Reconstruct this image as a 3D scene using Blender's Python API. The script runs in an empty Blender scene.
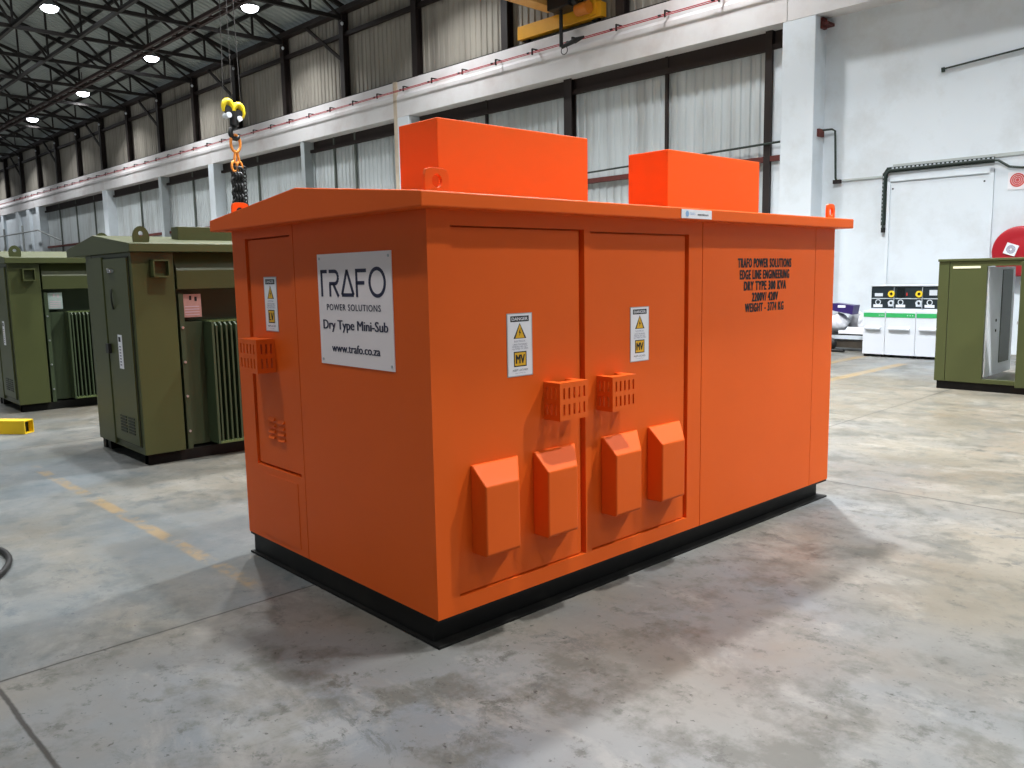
import bpy, math, random
from mathutils import Matrix, Vector
random.seed(7)
SC = bpy.context.scene
COL = SC.collection
PI = math.pi

# ------------------------------------------------------------------ camera
cam_d = bpy.data.cameras.new('camera')
cam_d.sensor_width = 36.0
cam_d.lens = 828.888 / 1024 * 36.0
cam_d.clip_end = 300
cam = bpy.data.objects.new('camera', cam_d)
COL.objects.link(cam)
yaw, pitch, roll = 0.83174, -0.13058, -0.01830
fwd = Vector((math.cos(yaw) * math.cos(pitch), math.sin(yaw) * math.cos(pitch), math.sin(pitch)))
rgt = Vector((math.sin(yaw), -math.cos(yaw), 0))
upv = rgt.cross(fwd)
r2 = rgt * math.cos(roll) + upv * math.sin(roll)
u2 = upv * math.cos(roll) - rgt * math.sin(roll)
cm = Matrix((r2, u2, -fwd)).transposed().to_4x4()
cm.translation = Vector((-2.1270, -2.8512, 1.6661))
cam.matrix_world = cm
SC.camera = cam

# ------------------------------------------------------------------ world, exposure
w = bpy.data.worlds.new('hall_daylight')
SC.world = w
w.use_nodes = True
w.node_tree.nodes['Background'].inputs[0].default_value = (0.86, 0.93, 1.0, 1)
w.node_tree.nodes['Background'].inputs[1].default_value = 0.27
SC.view_settings.view_transform = 'Standard'
SC.view_settings.look = 'None'
SC.view_settings.gamma = 1.0
SC.view_settings.use_curve_mapping = False
SC.view_settings.exposure = 0.0
LAMP_POWER = {2.15: 120.0, 7.4: 260.0, 12.65: 285.0, 17.9: 120.0}       # by row (distance from the back wall)
LAMP_STRONG = {(-12.25, 7.4): 1080.0}                                    # power raised above its row to brighten the long doors and sharpen shadows
LAMP_Z = 11.3
LAMPS = ([(1.3 + 9.05 * k, 2.15) for k in range(-2, 9)] +
         [(5.85 + 9.05 * k, 7.4) for k in range(-2, 5)] +
         [(1.3 + 9.05 * k, 12.65) for k in range(-2, 4)] +
         [(5.85 + 9.05 * k, 17.9) for k in range(-2, 3)])
LAMPS = [(round(a, 2), c) for a, c in LAMPS]
# the lamps themselves (housing, lens and the light in it) are built in lamp() below, one at each LAMPS entry

# ------------------------------------------------------------------ frames
TH = 0.03                                  # the hall stands 1.7 degrees off the orange unit
AV = Vector((-math.sin(TH), math.cos(TH), 0))     # along the back wall
NV = Vector((math.cos(TH), math.sin(TH), 0))      # into the back wall
OV = Vector((14.8, 6.9, 0))
FB = Matrix((AV, -NV, Vector((0, 0, 1)))).transposed().to_4x4()
FB.translation = OV                        # hall coordinates (s along wall, d out of wall, z)
ROTB = PI / 2 + TH
I4 = Matrix.Identity(4)


def WB(s, d, z=0.0):
    return FB @ Vector((s, d, z))


# ------------------------------------------------------------------ materials
def lin(h):
    h = h.lstrip('#')
    out = []
    for i in (0, 2, 4):
        c = int(h[i:i + 2], 16) / 255
        out.append(c / 12.92 if c <= 0.04045 else ((c + 0.055) / 1.055) ** 2.4)
    return tuple(out)


MATS = {}


def mat(name, hexc, rough=0.5, metal=0.0, var=0.06, scale=3.0, bump=0.0, spec=0.5, emit=None, dirt=None, stretch=None):
    """noise-varied paint; dirt=(hex, amount, scale) adds patches of a second colour"""
    if name in MATS:
        return MATS[name]
    m = bpy.data.materials.new(name)
    m.use_nodes = True
    nt = m.node_tree
    b = nt.nodes['Principled BSDF']
    b.inputs['Roughness'].default_value = rough
    b.inputs['Metallic'].default_value = metal
    b.inputs['Specular IOR Level'].default_value = spec
    c = lin(hexc)
    tc = nt.nodes.new('ShaderNodeTexCoord')
    src = tc.outputs['Object']
    if stretch:
        mp = nt.nodes.new('ShaderNodeMapping')
        mp.inputs['Scale'].default_value = stretch
        nt.links.new(src, mp.inputs['Vector'])
        src = mp.outputs['Vector']
    n = nt.nodes.new('ShaderNodeTexNoise')
    n.inputs['Scale'].default_value = scale
    n.inputs['Detail'].default_value = 5
    nt.links.new(src, n.inputs['Vector'])
    rmp = nt.nodes.new('ShaderNodeValToRGB')
    rmp.color_ramp.elements[0].position = 0.3
    rmp.color_ramp.elements[1].position = 0.7
    rmp.color_ramp.elements[0].color = tuple(x * (1 - var) for x in c) + (1,)
    rmp.color_ramp.elements[1].color = tuple(min(1, x * (1 + var)) for x in c) + (1,)
    nt.links.new(n.outputs['Fac'], rmp.inputs['Fac'])
    outc = rmp.outputs['Color']
    if dirt:
        n2 = nt.nodes.new('ShaderNodeTexNoise')
        n2.inputs['Scale'].default_value = dirt[2]
        n2.inputs['Detail'].default_value = 8
        n2.inputs['Roughness'].default_value = 0.65
        nt.links.new(src, n2.inputs['Vector'])
        r3 = nt.nodes.new('ShaderNodeMapRange')
        r3.inputs[1].default_value = 0.48
        r3.inputs[2].default_value = 0.75
        r3.inputs[3].default_value = 0
        r3.inputs[4].default_value = dirt[1]
        nt.links.new(n2.outputs['Fac'], r3.inputs[0])
        mx = nt.nodes.new('ShaderNodeMix')
        mx.data_type = 'RGBA'
        mx.inputs[7].default_value = lin(dirt[0]) + (1,)
        nt.links.new(r3.outputs[0], mx.inputs[0])
        nt.links.new(outc, mx.inputs[6])
        outc = mx.outputs[2]
    nt.links.new(outc, b.inputs['Base Color'])
    if bump:
        bp = nt.nodes.new('ShaderNodeBump')
        bp.inputs['Strength'].default_value = bump
        bp.inputs['Distance'].default_value = 0.01
        nt.links.new(n.outputs['Fac'], bp.inputs['Height'])
        nt.links.new(bp.outputs[0], b.inputs['Normal'])
    if emit:
        b.inputs['Emission Color'].default_value = lin(hexc) + (1,)
        b.inputs['Emission Strength'].default_value = emit
    MATS[name] = m
    return m


ORANGE = mat('orange_powder_coat', '#E05D18', 0.5, var=0.03, scale=1.5, spec=0.22)
BLACK = mat('black_base_paint', '#0c0c0b', 0.5, var=0.2, scale=8, spec=0.25, dirt=('#2a2822', 0.5, 5))
GREEN = mat('olive_green_paint', '#444A26', 0.45, var=0.06, scale=2)
GREEN_D = mat('dark_green_paint', '#35422A', 0.5, var=0.08, scale=3)
WHITE_SIGN = mat('white_sign_board', '#F0E6E6', 0.4, var=0.015)
NAVY = mat('navy_print', '#1B1B3C', 0.5, var=0.02)
INK = mat('black_print', '#101012', 0.6, var=0.05)
GREYTXT = mat('grey_print', '#7d7d90', 0.6)
YELLOW = mat('yellow_print', '#E2AE1E', 0.5, var=0.03)
LABELW = mat('white_label', '#E8E8EC', 0.4, var=0.02)
STEEL = mat('galvanised_steel', '#B9BCBE', 0.35, metal=0.8)
DARKSTEEL = mat('dark_brown_steel', '#1f1512', 0.6, var=0.2, scale=4)
TRUSSM = mat('dark_truss_steel', '#17120f', 0.65, var=0.2, scale=2)
PLASTER = mat('white_wall_paint', '#D8E1E7', 0.6, var=0.02, scale=0.7, dirt=('#a3a29a', 0.35, 0.9))
BEAMW = mat('white_beam_paint', '#DAD9D9', 0.6, var=0.03, scale=0.6, dirt=('#b8a9a4', 0.5, 0.7))
SHEETW = mat('pale_wall_sheeting', '#C2CACC', 0.5, var=0.07, scale=1.2, dirt=('#7d7972', 0.5, 0.5), stretch=(4, 1, 0.35))
SHEETB = mat('grey_brown_wall_sheeting', '#9A958A', 0.6, var=0.12, scale=1.2, dirt=('#57504a', 0.8, 0.6), stretch=(4, 1, 0.3))
ROOFM = mat('grey_roof_sheeting', '#949C99', 0.5, var=0.08, scale=0.5)
RUST = mat('rust_red_steel', '#5a2620', 0.7, var=0.2, scale=6)
RED = mat('red_conductor', '#B0303A', 0.5)
CRANEY = mat('crane_yellow_paint', '#E2A31E', 0.45, var=0.05)
HOOKY = mat('hook_yellow_paint', '#E8CC1C', 0.4, var=0.05)
BLK = mat('black_rubber', '#0d0d0d', 0.5)
GOLD = mat('orange_shackle', '#E08A3A', 0.4, metal=0.2)
CONDUIT = mat('dark_green_conduit', '#24322C', 0.5, var=0.2, scale=6)
SWW = mat('switchgear_white', '#CAD0D7', 0.35, var=0.01)
SWG = mat('switchgear_green_stripe', '#2FA05A', 0.4)
SWB = mat('switchgear_dark_panel', '#18242A', 0.35)
SWY = mat('switchgear_yellow_ring', '#E3C22C', 0.4)
SWS = mat('switchgear_silver', '#BFC7CE', 0.4)
HOSER = mat('hose_reel_red', '#A31522', 0.35, var=0.06)
SIGNR = mat('fire_sign_red', '#C23028', 0.45)
CREAM = mat('cream_plastic', '#E9E6C4', 0.5)
PINK = mat('pink_warning_paper', '#B98A80', 0.6, var=0.08, scale=30)
PALEBLUE = mat('pale_label', '#9fb0aa', 0.5, var=0.1, scale=20)
PURPLE = mat('purple_packet', '#2E1E5E', 0.35, var=0.2, scale=6)
BAGG = mat('grey_plastic_bag', '#C9CBD0', 0.35, var=0.2, scale=9)
PAPER = mat('white_card', '#E3E8EC', 0.6)
YBEAM = mat('bright_yellow_paint', '#F2C70C', 0.45)
LENS = mat('lamp_lens', '#F4F8FF', 0.4, emit=18.0)
ALU = mat('lamp_housing', '#8b8f92', 0.4, metal=0.6)
DARKIN = mat('dark_paint_and_shade', '#23291b', 0.6)
WHITEIN = mat('white_inner_lining', '#E8EDF2', 0.45)


def floor_material():
    m = bpy.data.materials.new('polished_concrete')
    m.use_nodes = True
    nt = m.node_tree
    L = nt.links
    b = nt.nodes['Principled BSDF']

    def nd(t, **k):
        x = nt.nodes.new(t)
        for a, v in k.items():
            setattr(x, a, v)
        return x

    def mth(op, a, bb=None, cc=None, clamp=False):
        x = nd('ShaderNodeMath', operation=op, use_clamp=clamp)
        for i, v in enumerate((a, bb, cc)):
            if v is None:
                continue
            if isinstance(v, (int, float)):
                x.inputs[i].default_value = v
            else:
                L.new(v, x.inputs[i])
        return x.outputs[0]

    def noise(scale, detail=6, rough=0.6, vec=None, dist=0.0):
        x = nd('ShaderNodeTexNoise')
        x.inputs['Scale'].default_value = scale
        x.inputs['Detail'].default_value = detail
        x.inputs['Roughness'].default_value = rough
        x.inputs['Distortion'].default_value = dist
        L.new(vec or co, x.inputs['Vector'])
        return x.outputs['Fac']

    def rng(v, a, bb, lo=0.0, hi=1.0):
        x = nd('ShaderNodeMapRange')
        x.inputs[1].default_value = a
        x.inputs[2].default_value = bb
        x.inputs[3].default_value = lo
        x.inputs[4].default_value = hi
        L.new(v, x.inputs[0])
        return x.outputs[0]

    def mix(f, a, bb):
        x = nd('ShaderNodeMix', data_type='RGBA')
        if isinstance(f, (int, float)):
            x.inputs[0].default_value = f
        else:
            L.new(f, x.inputs[0])
        for i, v in ((6, a), (7, bb)):
            if isinstance(v, str):
                x.inputs[i].default_value = lin(v) + (1,)
            else:
                L.new(v, x.inputs[i])
        return x.outputs[2]

    tc = nd('ShaderNodeTexCoord')
    co = tc.outputs['Object']
    sep = nd('ShaderNodeSeparateXYZ')
    L.new(co, sep.inputs[0])
    s, d = sep.outputs[0], sep.outputs[1]
    mp = nd('ShaderNodeMapping')
    mp.inputs['Scale'].default_value = (0.9, 1.25, 1)
    mp.inputs['Rotation'].default_value = (0, 0, 0.5)
    L.new(co, mp.inputs['Vector'])
    st = mp.outputs['Vector']
    c = mix(rng(noise(0.55, 4), 0.38, 0.62), '#605B4F', '#787367')
    c = mix(rng(noise(0.23, 3), 0.48, 0.64, 0, 0.65), c, '#667079')           # bluish polished areas
    c = mix(rng(noise(0.9, 5, 0.6), 0.5, 0.68, 0, 0.5), c, '#6B5F4F')          # brown stains
    c = mix(rng(noise(2.2, 8, 0.7), 0.49, 0.60, 0, 0.75), c, '#4C4C45')       # darker wear
    c = mix(rng(noise(1.6, 8, 0.72, st, 0.5), 0.53, 0.63, 0, 0.3), c, '#95928A')  # pale laitance streaks
    c = mix(rng(noise(6.5, 8, 0.75), 0.56, 0.64, 0, 0.7), c, '#3E3F39')       # small scuffs
    c = mix(mth('MULTIPLY', rng(noise(3.2, 10, 0.82, st, 0.6), 0.55, 0.60, 0, 0.75), rng(noise(0.8, 3), 0.45, 0.6)), c, '#4c4e4c')
    c = mix(rng(noise(24, 4, 0.6), 0.64, 0.70, 0, 0.75), c, '#262421')         # specks

    def line(v, at, half, soft=0.006):
        x = mth('ABSOLUTE', mth('SUBTRACT', v, at))
        return rng(x, half + soft, half - soft)

    def span(v, lo, hi):
        return mth('MULTIPLY', rng(v, lo - 0.05, lo + 0.05), rng(v, hi + 0.05, hi - 0.05))

    wob = mth('MULTIPLY', mth('SUBTRACT', noise(3.0, 6, 0.7), 0.5), 0.03)
    sw = mth('ADD', s, wob)
    dw = mth('ADD', d, wob)
    # bluish sealed bay left of the saw cut
    zone = mth('MULTIPLY', rng(sw, -5.36, -5.30), rng(dw, 13.6, 15.2))
    c = mix(mth('MULTIPLY', zone, rng(noise(0.9, 5), 0.35, 0.6, 0.1, 0.6)), c, '#56656E')
    # worn yellow paint lines
    wear = rng(noise(4.5, 6, 0.7), 0.44, 0.56)
    y = mth('MULTIPLY', mth('MULTIPLY', line(dw, 15.19, 0.045, 0.012), span(s, -5.1, -0.8)), wear)
    y2 = mth('MULTIPLY', line(sw, -3.63, 0.09, 0.012), span(d, 2.2, 7.0))
    y3 = mth('MULTIPLY', line(sw, -2.56, 0.09, 0.012), span(d, 1.35, 5.0))
    wear2 = rng(noise(2.5, 6, 0.7), 0.3, 0.6, 0.25, 0.6)
    yy = mth('MAXIMUM', mth('MULTIPLY', y, 0.6), mth('MULTIPLY', mth('MAXIMUM', y2, y3), wear2), clamp=True)
    c = mix(yy, c, '#8F7442')
    # saw-cut joints
    js = mth('MAXIMUM', line(sw, -5.33, 0.007, 0.004), line(sw, 0.25, 0.007, 0.004))
    jd = mth('MAXIMUM', mth('MAXIMUM', line(dw, 16.5, 0.010, 0.004), line(dw, 10.95, 0.007, 0.004)), line(dw, 5.4, 0.006, 0.004))
    j = mth('MAXIMUM', js, jd)
    c = mix(mth('MULTIPLY', j, 0.9), c, '#24211d')
    L.new(c, b.inputs['Base Color'])
    L.new(rng(noise(1.3, 6, 0.7), 0.35, 0.65, 0.34, 0.6), b.inputs['Roughness'])
    b.inputs['Specular IOR Level'].default_value = 0.4
    bp = nd('ShaderNodeBump')
    bp.inputs['Strength'].default_value = 0.08
    bp.inputs['Distance'].default_value = 0.01
    L.new(noise(14, 6), bp.inputs['Height'])
    L.new(bp.outputs[0], b.inputs['Normal'])
    return m


# ------------------------------------------------------------------ mesh builder
WM = {}          # world matrix of every parent we made


class MB:
    """collects shapes; verts are given in the frame `fr`, kept in world coordinates"""

    def __init__(self, fr=I4):
        self.fr = fr
        self.v, self.f, self.m, self.s = [], [], [], []

    def add(self, vs, fs, mi=0, smooth=False):
        o = len(self.v)
        self.v += [self.fr @ Vector(p) for p in vs]
        for q in fs:
            self.f.append([o + i for i in q])
            self.m.append(mi)
            self.s.append(smooth)
        return self

    def box(self, a, b, mi=0):
        x0, y0, z0 = (min(a[i], b[i]) for i in range(3))
        x1, y1, z1 = (max(a[i], b[i]) for i in range(3))
        vs = [(x0, y0, z0), (x1, y0, z0), (x1, y1, z0), (x0, y1, z0), (x0, y0, z1), (x1, y0, z1), (x1, y1, z1), (x0, y1, z1)]
        return self.add(vs, [(3, 2, 1, 0), (4, 5, 6, 7), (0, 1, 5, 4), (1, 2, 6, 5), (2, 3, 7, 6), (3, 0, 4, 7)], mi)

    def hexa(self, vs, mi=0):
        return self.add(vs, [(3, 2, 1, 0), (4, 5, 6, 7), (0, 1, 5, 4), (1, 2, 6, 5), (2, 3, 7, 6), (3, 0, 4, 7)], mi)

    def prism(self, poly, fn, a, b, mi=0):
        """poly: 2D points; fn(u, v, w) -> 3D; extruded in w from a to b"""
        n = len(poly)
        vs = [fn(u, v, a) for u, v in poly] + [fn(u, v, b) for u, v in poly]
        fs = [tuple(range(n - 1, -1, -1)), tuple(range(n, 2 * n))]
        fs += [(i, (i + 1) % n, n + (i + 1) % n, n + i) for i in range(n)]
        return self.add(vs, fs, mi)

    def ringprism(self, outer, inner, fn, a, b, mi=0):
        n = len(outer)
        vs = [fn(u, v, a) for u, v in outer] + [fn(u, v, a) for u, v in inner]
        vs += [fn(u, v, b) for u, v in outer] + [fn(u, v, b) for u, v in inner]
        fs = []
        for i in range(n):
            j = (i + 1) % n
            fs += [(j, i, n + i, n + j), (2 * n + i, 2 * n + j, 3 * n + j, 3 * n + i), (i, j, 2 * n + j, 2 * n + i), (n + j, n + i, 3 * n + i, 3 * n + j)]
        return self.add(vs, fs, mi)

    def tube(self, pts, r, n=8, mi=0, closed=False, smooth=True):
        pts = [Vector(p) for p in pts]
        rs = r if isinstance(r, (list, tuple)) else [r] * len(pts)
        N = len(pts)
        rings = []
        up = None
        for i, p in enumerate(pts):
            a = pts[(i - 1) % N] if (closed or i > 0) else p
            c = pts[(i + 1) % N] if (closed or i < N - 1) else p
            t = (c - a).normalized()
            if up is None:
                up = Vector((0, 0, 1)) if abs(t.z) < 0.9 else Vector((1, 0, 0))
            side = t.cross(up)
            if side.length < 1e-6:
                side = t.cross(Vector((0, 1, 0)))
            side.normalize()
            up = side.cross(t).normalized()
            rings.append([p + (side * math.cos(2 * PI * k / n) + up * math.sin(2 * PI * k / n)) * rs[i] for k in range(n)])
        vs = [q for g in rings for q in g]
        fs = []
        for i in range(N if closed else N - 1):
            j = (i + 1) % N
            fs += [(i * n + k, i * n + (k + 1) % n, j * n + (k + 1) % n, j * n + k) for k in range(n)]
        self.add(vs, fs, mi, smooth)
        if not closed:
            self.add(rings[0], [tuple(range(n - 1, -1, -1))], mi)
            self.add(rings[-1], [tuple(range(n))], mi)
        return self

    def bar(self, p, q, w, h, mi=0):
        p, q = Vector(p), Vector(q)
        t = (q - p).normalized()
        up = Vector((0, 0, 1)) if abs(t.z) < 0.95 else Vector((1, 0, 0))
        s = t.cross(up).normalized() * (w / 2)
        u = s.cross(t).normalized() * (h / 2)
        return self.hexa([p - s - u, p + s - u, q + s - u, q - s - u, p - s + u, p + s + u, q + s + u, q - s + u], mi)

    def lathe(self, prof, fn, n=24, mi=0, smooth=True):
        """prof: (radius, height) points; fn(x, y, h) -> 3D"""
        vs = []
        for r, h in prof:
            vs += [fn(r * math.cos(2 * PI * k / n), r * math.sin(2 * PI * k / n), h) for k in range(n)]
        fs = []
        for i in range(len(prof) - 1):
            fs += [(i * n + k, i * n + (k + 1) % n, (i + 1) * n + (k + 1) % n, (i + 1) * n + k) for k in range(n)]
        self.add(vs, fs, mi, smooth)
        self.add(vs[:n], [tuple(range(n - 1, -1, -1))], mi)
        self.add(vs[-n:], [tuple(range(n))], mi)
        return self

    def build(self, name, mats, parent=None, origin=None, rotz=0.0, bevel=0.0, seg=2):
        if not isinstance(mats, (list, tuple)):
            mats = [mats]
        if parent is not None:
            M = WM[parent.name]
        else:
            M = Matrix.Translation(Vector(origin or (0, 0, 0))) @ Matrix.Rotation(rotz, 4, 'Z')
        inv = M.inverted()
        me = bpy.data.meshes.new(name)
        me.from_pydata([inv @ p for p in self.v], [], self.f)
        for m in mats:
            me.materials.append(m)
        me.polygons.foreach_set('material_index', self.m)
        me.polygons.foreach_set('use_smooth', self.s)
        me.validate()
        me.update()
        import bmesh
        bm = bmesh.new()
        bm.from_mesh(me)
        bmesh.ops.recalc_face_normals(bm, faces=bm.faces)
        bm.to_mesh(me)
        bm.free()
        o = bpy.data.objects.new(name, me)
        COL.objects.link(o)
        if parent is not None:
            o.parent = parent
            WM[o.name] = M
        else:
            o.location = M.translation
            o.rotation_euler = (0, 0, rotz)
            WM[o.name] = M
        if bevel:
            b = o.modifiers.new('edge', 'BEVEL')
            b.width = bevel
            b.segments = seg
            b.limit_method = 'ANGLE'
            b.angle_limit = math.radians(35)
        return o


def thing(name, label, cat, loc=(0, 0, 0), rotz=0.0, group=None):
    o = bpy.data.objects.new(name, None)
    o.empty_display_size = 0.2
    COL.objects.link(o)
    o.location = loc
    o.rotation_euler = (0, 0, rotz)
    o['label'] = label
    o['category'] = cat
    if group:
        o['group'] = group
    WM[o.name] = Matrix.Translation(Vector(loc)) @ Matrix.Rotation(rotz, 4, 'Z')
    return o


def tag(o, label, cat, group=None):
    o['label'] = label
    o['category'] = cat
    if group:
        o['group'] = group
    return o


def struct(o):
    o['kind'] = 'structure'
    return o


def dup(root, loc, rotz=None, label=None):
    r = root.copy()
    COL.objects.link(r)
    r.location = loc
    if rotz is not None:
        r.rotation_euler = (0, 0, rotz)
    if label:
        r['label'] = label
    WM[r.name] = Matrix.Translation(Vector(loc)) @ Matrix.Rotation(r.rotation_euler[2], 4, 'Z')
    for ch in list(root.children):
        c = ch.copy()
        COL.objects.link(c)
        c.parent = r
        for g in list(ch.children):
            d = g.copy()
            COL.objects.link(d)
            d.parent = c
    return r


_txt = {}


def text_mesh(body, bold=0.0, space=1.0):
    key = (body, bold, space)
    if key in _txt:
        return _txt[key]
    cu = bpy.data.curves.new('lettering', 'FONT')
    cu.body = body
    cu.size = 1.0
    cu.offset = bold
    cu.space_character = space
    cu.resolution_u = 3
    ob = bpy.data.objects.new('lettering', cu)
    COL.objects.link(ob)
    dg = bpy.context.evaluated_depsgraph_get()
    dg.update()
    ev = ob.evaluated_get(dg)
    me = ev.to_mesh()
    vs = [(v.co.x, v.co.y) for v in me.vertices]
    fs = [tuple(p.vertices) for p in me.polygons]
    ev.to_mesh_clear()
    bpy.data.objects.remove(ob)
    bpy.data.curves.remove(cu)
    x0, x1 = min(v[0] for v in vs), max(v[0] for v in vs)
    y0, y1 = min(v[1] for v in vs), max(v[1] for v in vs)
    _txt[key] = (vs, fs, x0, x1, y0, y1)
    return _txt[key]


def put_text(mb, body, fn, u0, u1, v0, v1, mi, bold=0.0, space=1.0, w=0.0):
    """fit the lettering in the rectangle u0..u1, v0..v1; fn(u, v, w) -> 3D"""
    vs, fs, x0, x1, y0, y1 = text_mesh(body, 0.0, space)
    k = (u1 - u0) / (x1 - x0)
    kv = (v1 - v0) / (y1 - y0)
    offs = [(0, 0)]
    if bold:
        offs += [(-1, 0), (1, 0)]
    if bold > 0.05:
        offs += [(-1, 0.35), (1, 0.35), (-1, -0.35), (1, -0.35)]
    for i, (ex, ey) in enumerate(offs):
        pts = [fn(u0 + (x - x0) * k + ex * bold * k, v0 + (y - y0) * kv + ey * bold * kv, w + 0.00008 * i) for x, y in vs]
        mb.add(pts, fs, mi)


def circ(cx, cy, r, n=24, ry=None, a0=0.0):
    return [(cx + r * math.cos(2 * PI * k / n + a0), cy + (ry or r) * math.sin(2 * PI * k / n + a0)) for k in range(n)]


# ================================================================== THE HALL
def roof_z(d):
    return 11.5 + 0.335 * ((d if d <= 14.5 else 29.0 - d) + 0.36)


def hall():
    O = OV
    fl = MB(FB)
    fl.box((-22, -1.2, -0.2), (98, 31, 0))
    struct(fl.build('floor', floor_material(), origin=O, rotz=ROTB))

    # back wall ---------------------------------------------------------
    b = MB(FB)
    b.box((-22, -0.75, 0), (-0.7, -0.5, 7.3))                  # plastered infill of the right bay
    b.box((-0.7, -0.75, 0), (55.5, -0.47, 2.2))                # low wall below the sheeting
    b.box((55.5, -0.5, 0), (98, -0.2, 7.0))                    # far white infill
    struct(b.build('wall_back', PLASTER, origin=O, rotz=ROTB))

    def corrugated(s0, s1, z0, z1, d, name, m, pitch=0.25, dep=0.035):
        c = MB(FB)
        pr = []
        s = s0
        while s < s1 - 1e-6:
            pr += [(s, 0), (s + pitch * 0.42, 0), (s + pitch * 0.54, -dep), (s + pitch * 0.88, -dep)]
            s += pitch
        pr.append((s1, 0))
        n = len(pr)
        vs = [(a, d + e, z0) for a, e in pr] + [(a, d + e, z1) for a, e in pr]
        c.add(vs, [(i, i + 1, n + i + 1, n + i) for i in range(n - 1)])
        return struct(c.build(name, m, origin=O, rotz=ROTB))

    corrugated(-0.7, 55.5, 2.2, 7.2, -0.5, 'wall_back_lower_cladding', SHEETW)
    corrugated(-22, 97, 7.9, 11.35, -0.36, 'wall_back_upper_cladding', SHEETB)

    # crane beam, one length per bay
    edges = [-22, -14.1] + [-0.1 + 14 * k for k in range(0, 8)]
    for a, e in zip(edges[:-1], edges[1:]):
        b = MB(FB)
        b.prism([(-0.62, 6.93), (0.0, 6.93), (0.0, 7.6), (-0.05, 7.68), (-0.05, 8.08), (-0.62, 8.08)],
                lambda u, v, ww: (ww, u, v), a + 0.008, e - 0.008)
        struct(b.build('crane_beam', BEAMW, origin=WB((a + e) / 2, 0, 6.93), rotz=ROTB))
    # concrete pillars
    for s0, s1 in ((-14.5, -13.8), (-0.75, 0.0), (13.2, 13.95), (27.75, 28.3), (41.7, 42.35), (55.0, 55.75), (69, 69.7)):
        b = MB(FB)
        b.box((s0, -0.55, 0), (s1, 0.0, 6.925))
        struct(b.build('concrete_pillar', PLASTER, origin=WB((s0 + s1) / 2, -0.3), rotz=ROTB, bevel=0.02))
    # stained cover strip over the joint of the beam and down its pillar
    b = MB(FB)
    b.box((13.80, -0.05, 2.4), (13.98, 0.012, 8.08))
    struct(b.build('trim_1', mat('stained_cream_strip', '#C9BBA6', 0.7, var=0.1, scale=2, dirt=('#7a4a2c', 0.9, 0.8), stretch=(1, 1, 0.5)),
                   origin=WB(13.9, 0), rotz=ROTB))
    # dado top moulding / ledge of the right bay wall and its boarded panel
    b = MB(FB)
    b.box((-1.2, -0.5, 3.52), (-2.1, -0.47, 3.56))
    b.box((-22, -0.5, 3.70), (-2.25, -0.475, 3.76))
    struct(b.build('trim_2', mat('grey_ledge', '#AEB6B4', 0.6), origin=WB(-5, -0.48, 3.6), rotz=ROTB))
    b = MB(FB)
    b.box((-4.05, -0.5, 0.05), (-2.22, -0.485, 3.40), 0)
    for q in ((-4.13, -4.05), (-2.22, -2.16)):
        b.box((q[0], -0.5, 0.05), (q[1], -0.455, 3.50), 0)
    b.box((-4.13, -0.5, 3.42), (-2.16, -0.455, 3.50), 0)
    for q in (-4.0, -2.3):
        b.box((q + 0.02, -0.485, 3.26), (q + 0.05, -0.478, 3.29), 1)
    o = b.build('wall_panel', [PLASTER, INK], origin=WB(-3.1, -0.49), rotz=ROTB)
    tag(o, 'large white framed board fixed on the white wall above the switchgear', 'panel')

    # mullions and girts of the lower sheeting
    for s, wd, dd, m in ((6.45, 0.28, -0.28, DARKSTEEL), (20.0, 0.26, -0.03, mat('grey_steel_post', '#A8B0B2', 0.5)), (34.0, 0.34, -0.03, MATS['grey_steel_post'])):
        b = MB(FB)
        b.box((s - wd / 2, dd - 0.02, 0), (s + wd / 2, dd, 6.93))
        b.box((s - 0.02, -0.47, 0), (s + 0.02, dd - 0.02, 6.93))
        b.box((s - wd / 2, -0.47, 0), (s + wd / 2, -0.45, 6.93))
        struct(b.build('steel_mullion_column', m, origin=WB(s, -0.3), rotz=ROTB))
    for s in (3.3, 9.9, 17.0, 18.4, 24.4, 31.0, 37.8, 45.2, 48.6, 52.0):
        b = MB(FB)
        b.box((s - 0.04, -0.49, 2.2), (s + 0.04, -0.42, 6.93))
        struct(b.build('thin_mullion_column', DARKSTEEL if s < 12 else mat('grey_green_steel', '#5b625c', 0.6), origin=WB(s, -0.45, 2.2), rotz=ROTB))
    b = MB(FB)
    b.box((0.42, -0.47, 0), (0.58, -0.33, 6.93))
    struct(b.build('steel_mullion_column', DARKSTEEL, origin=WB(0.5, -0.4), rotz=ROTB))
    b = MB(FB)
    b.box((0.0, -0.49, 0), (0.42, -0.42, 6.52))
    struct(b.build('wall_back_side_strip', PLASTER, origin=WB(0.2, -0.45), rotz=ROTB))
    for q in (57.5, 60.3, 64.5, 69.5, 74.5, 80):
        b = MB(FB)
        b.box((q, -0.2, 0), (q + 0.7, -0.02, 6.925))
        struct(b.build('concrete_pillar', PLASTER, origin=WB(q, -0.1), rotz=ROTB))
    b = MB(FB)
    b.box((0.0, -0.49, 6.52), (55.0, -0.36, 6.63))
    b.box((0.0, -0.49, 6.63), (55.0, -0.46, 7.2))  # dark back plate stands for mesh and deep shade under the crane beam
    struct(b.build('top_girt_beam', mat('dark_girt_and_shade', '#261b18', 0.7), origin=WB(27, -0.4, 6.8), rotz=ROTB))
    for a, e in ((0.0, 6.3), (6.6, 13.2), (28.3, 41.7), (42.35, 55.0)):
        b = MB(FB)
        b.box((a, -0.49, 4.10), (e, -0.34, 4.22))
        struct(b.build('wall_girt_beam', RUST, origin=WB((a + e) / 2, -0.4, 4.2), rotz=ROTB))
    b = MB(FB)
    b.tube([(-0.02, -0.30, 4.50), (6.3, -0.30, 4.36)], 0.025, 8)
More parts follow.
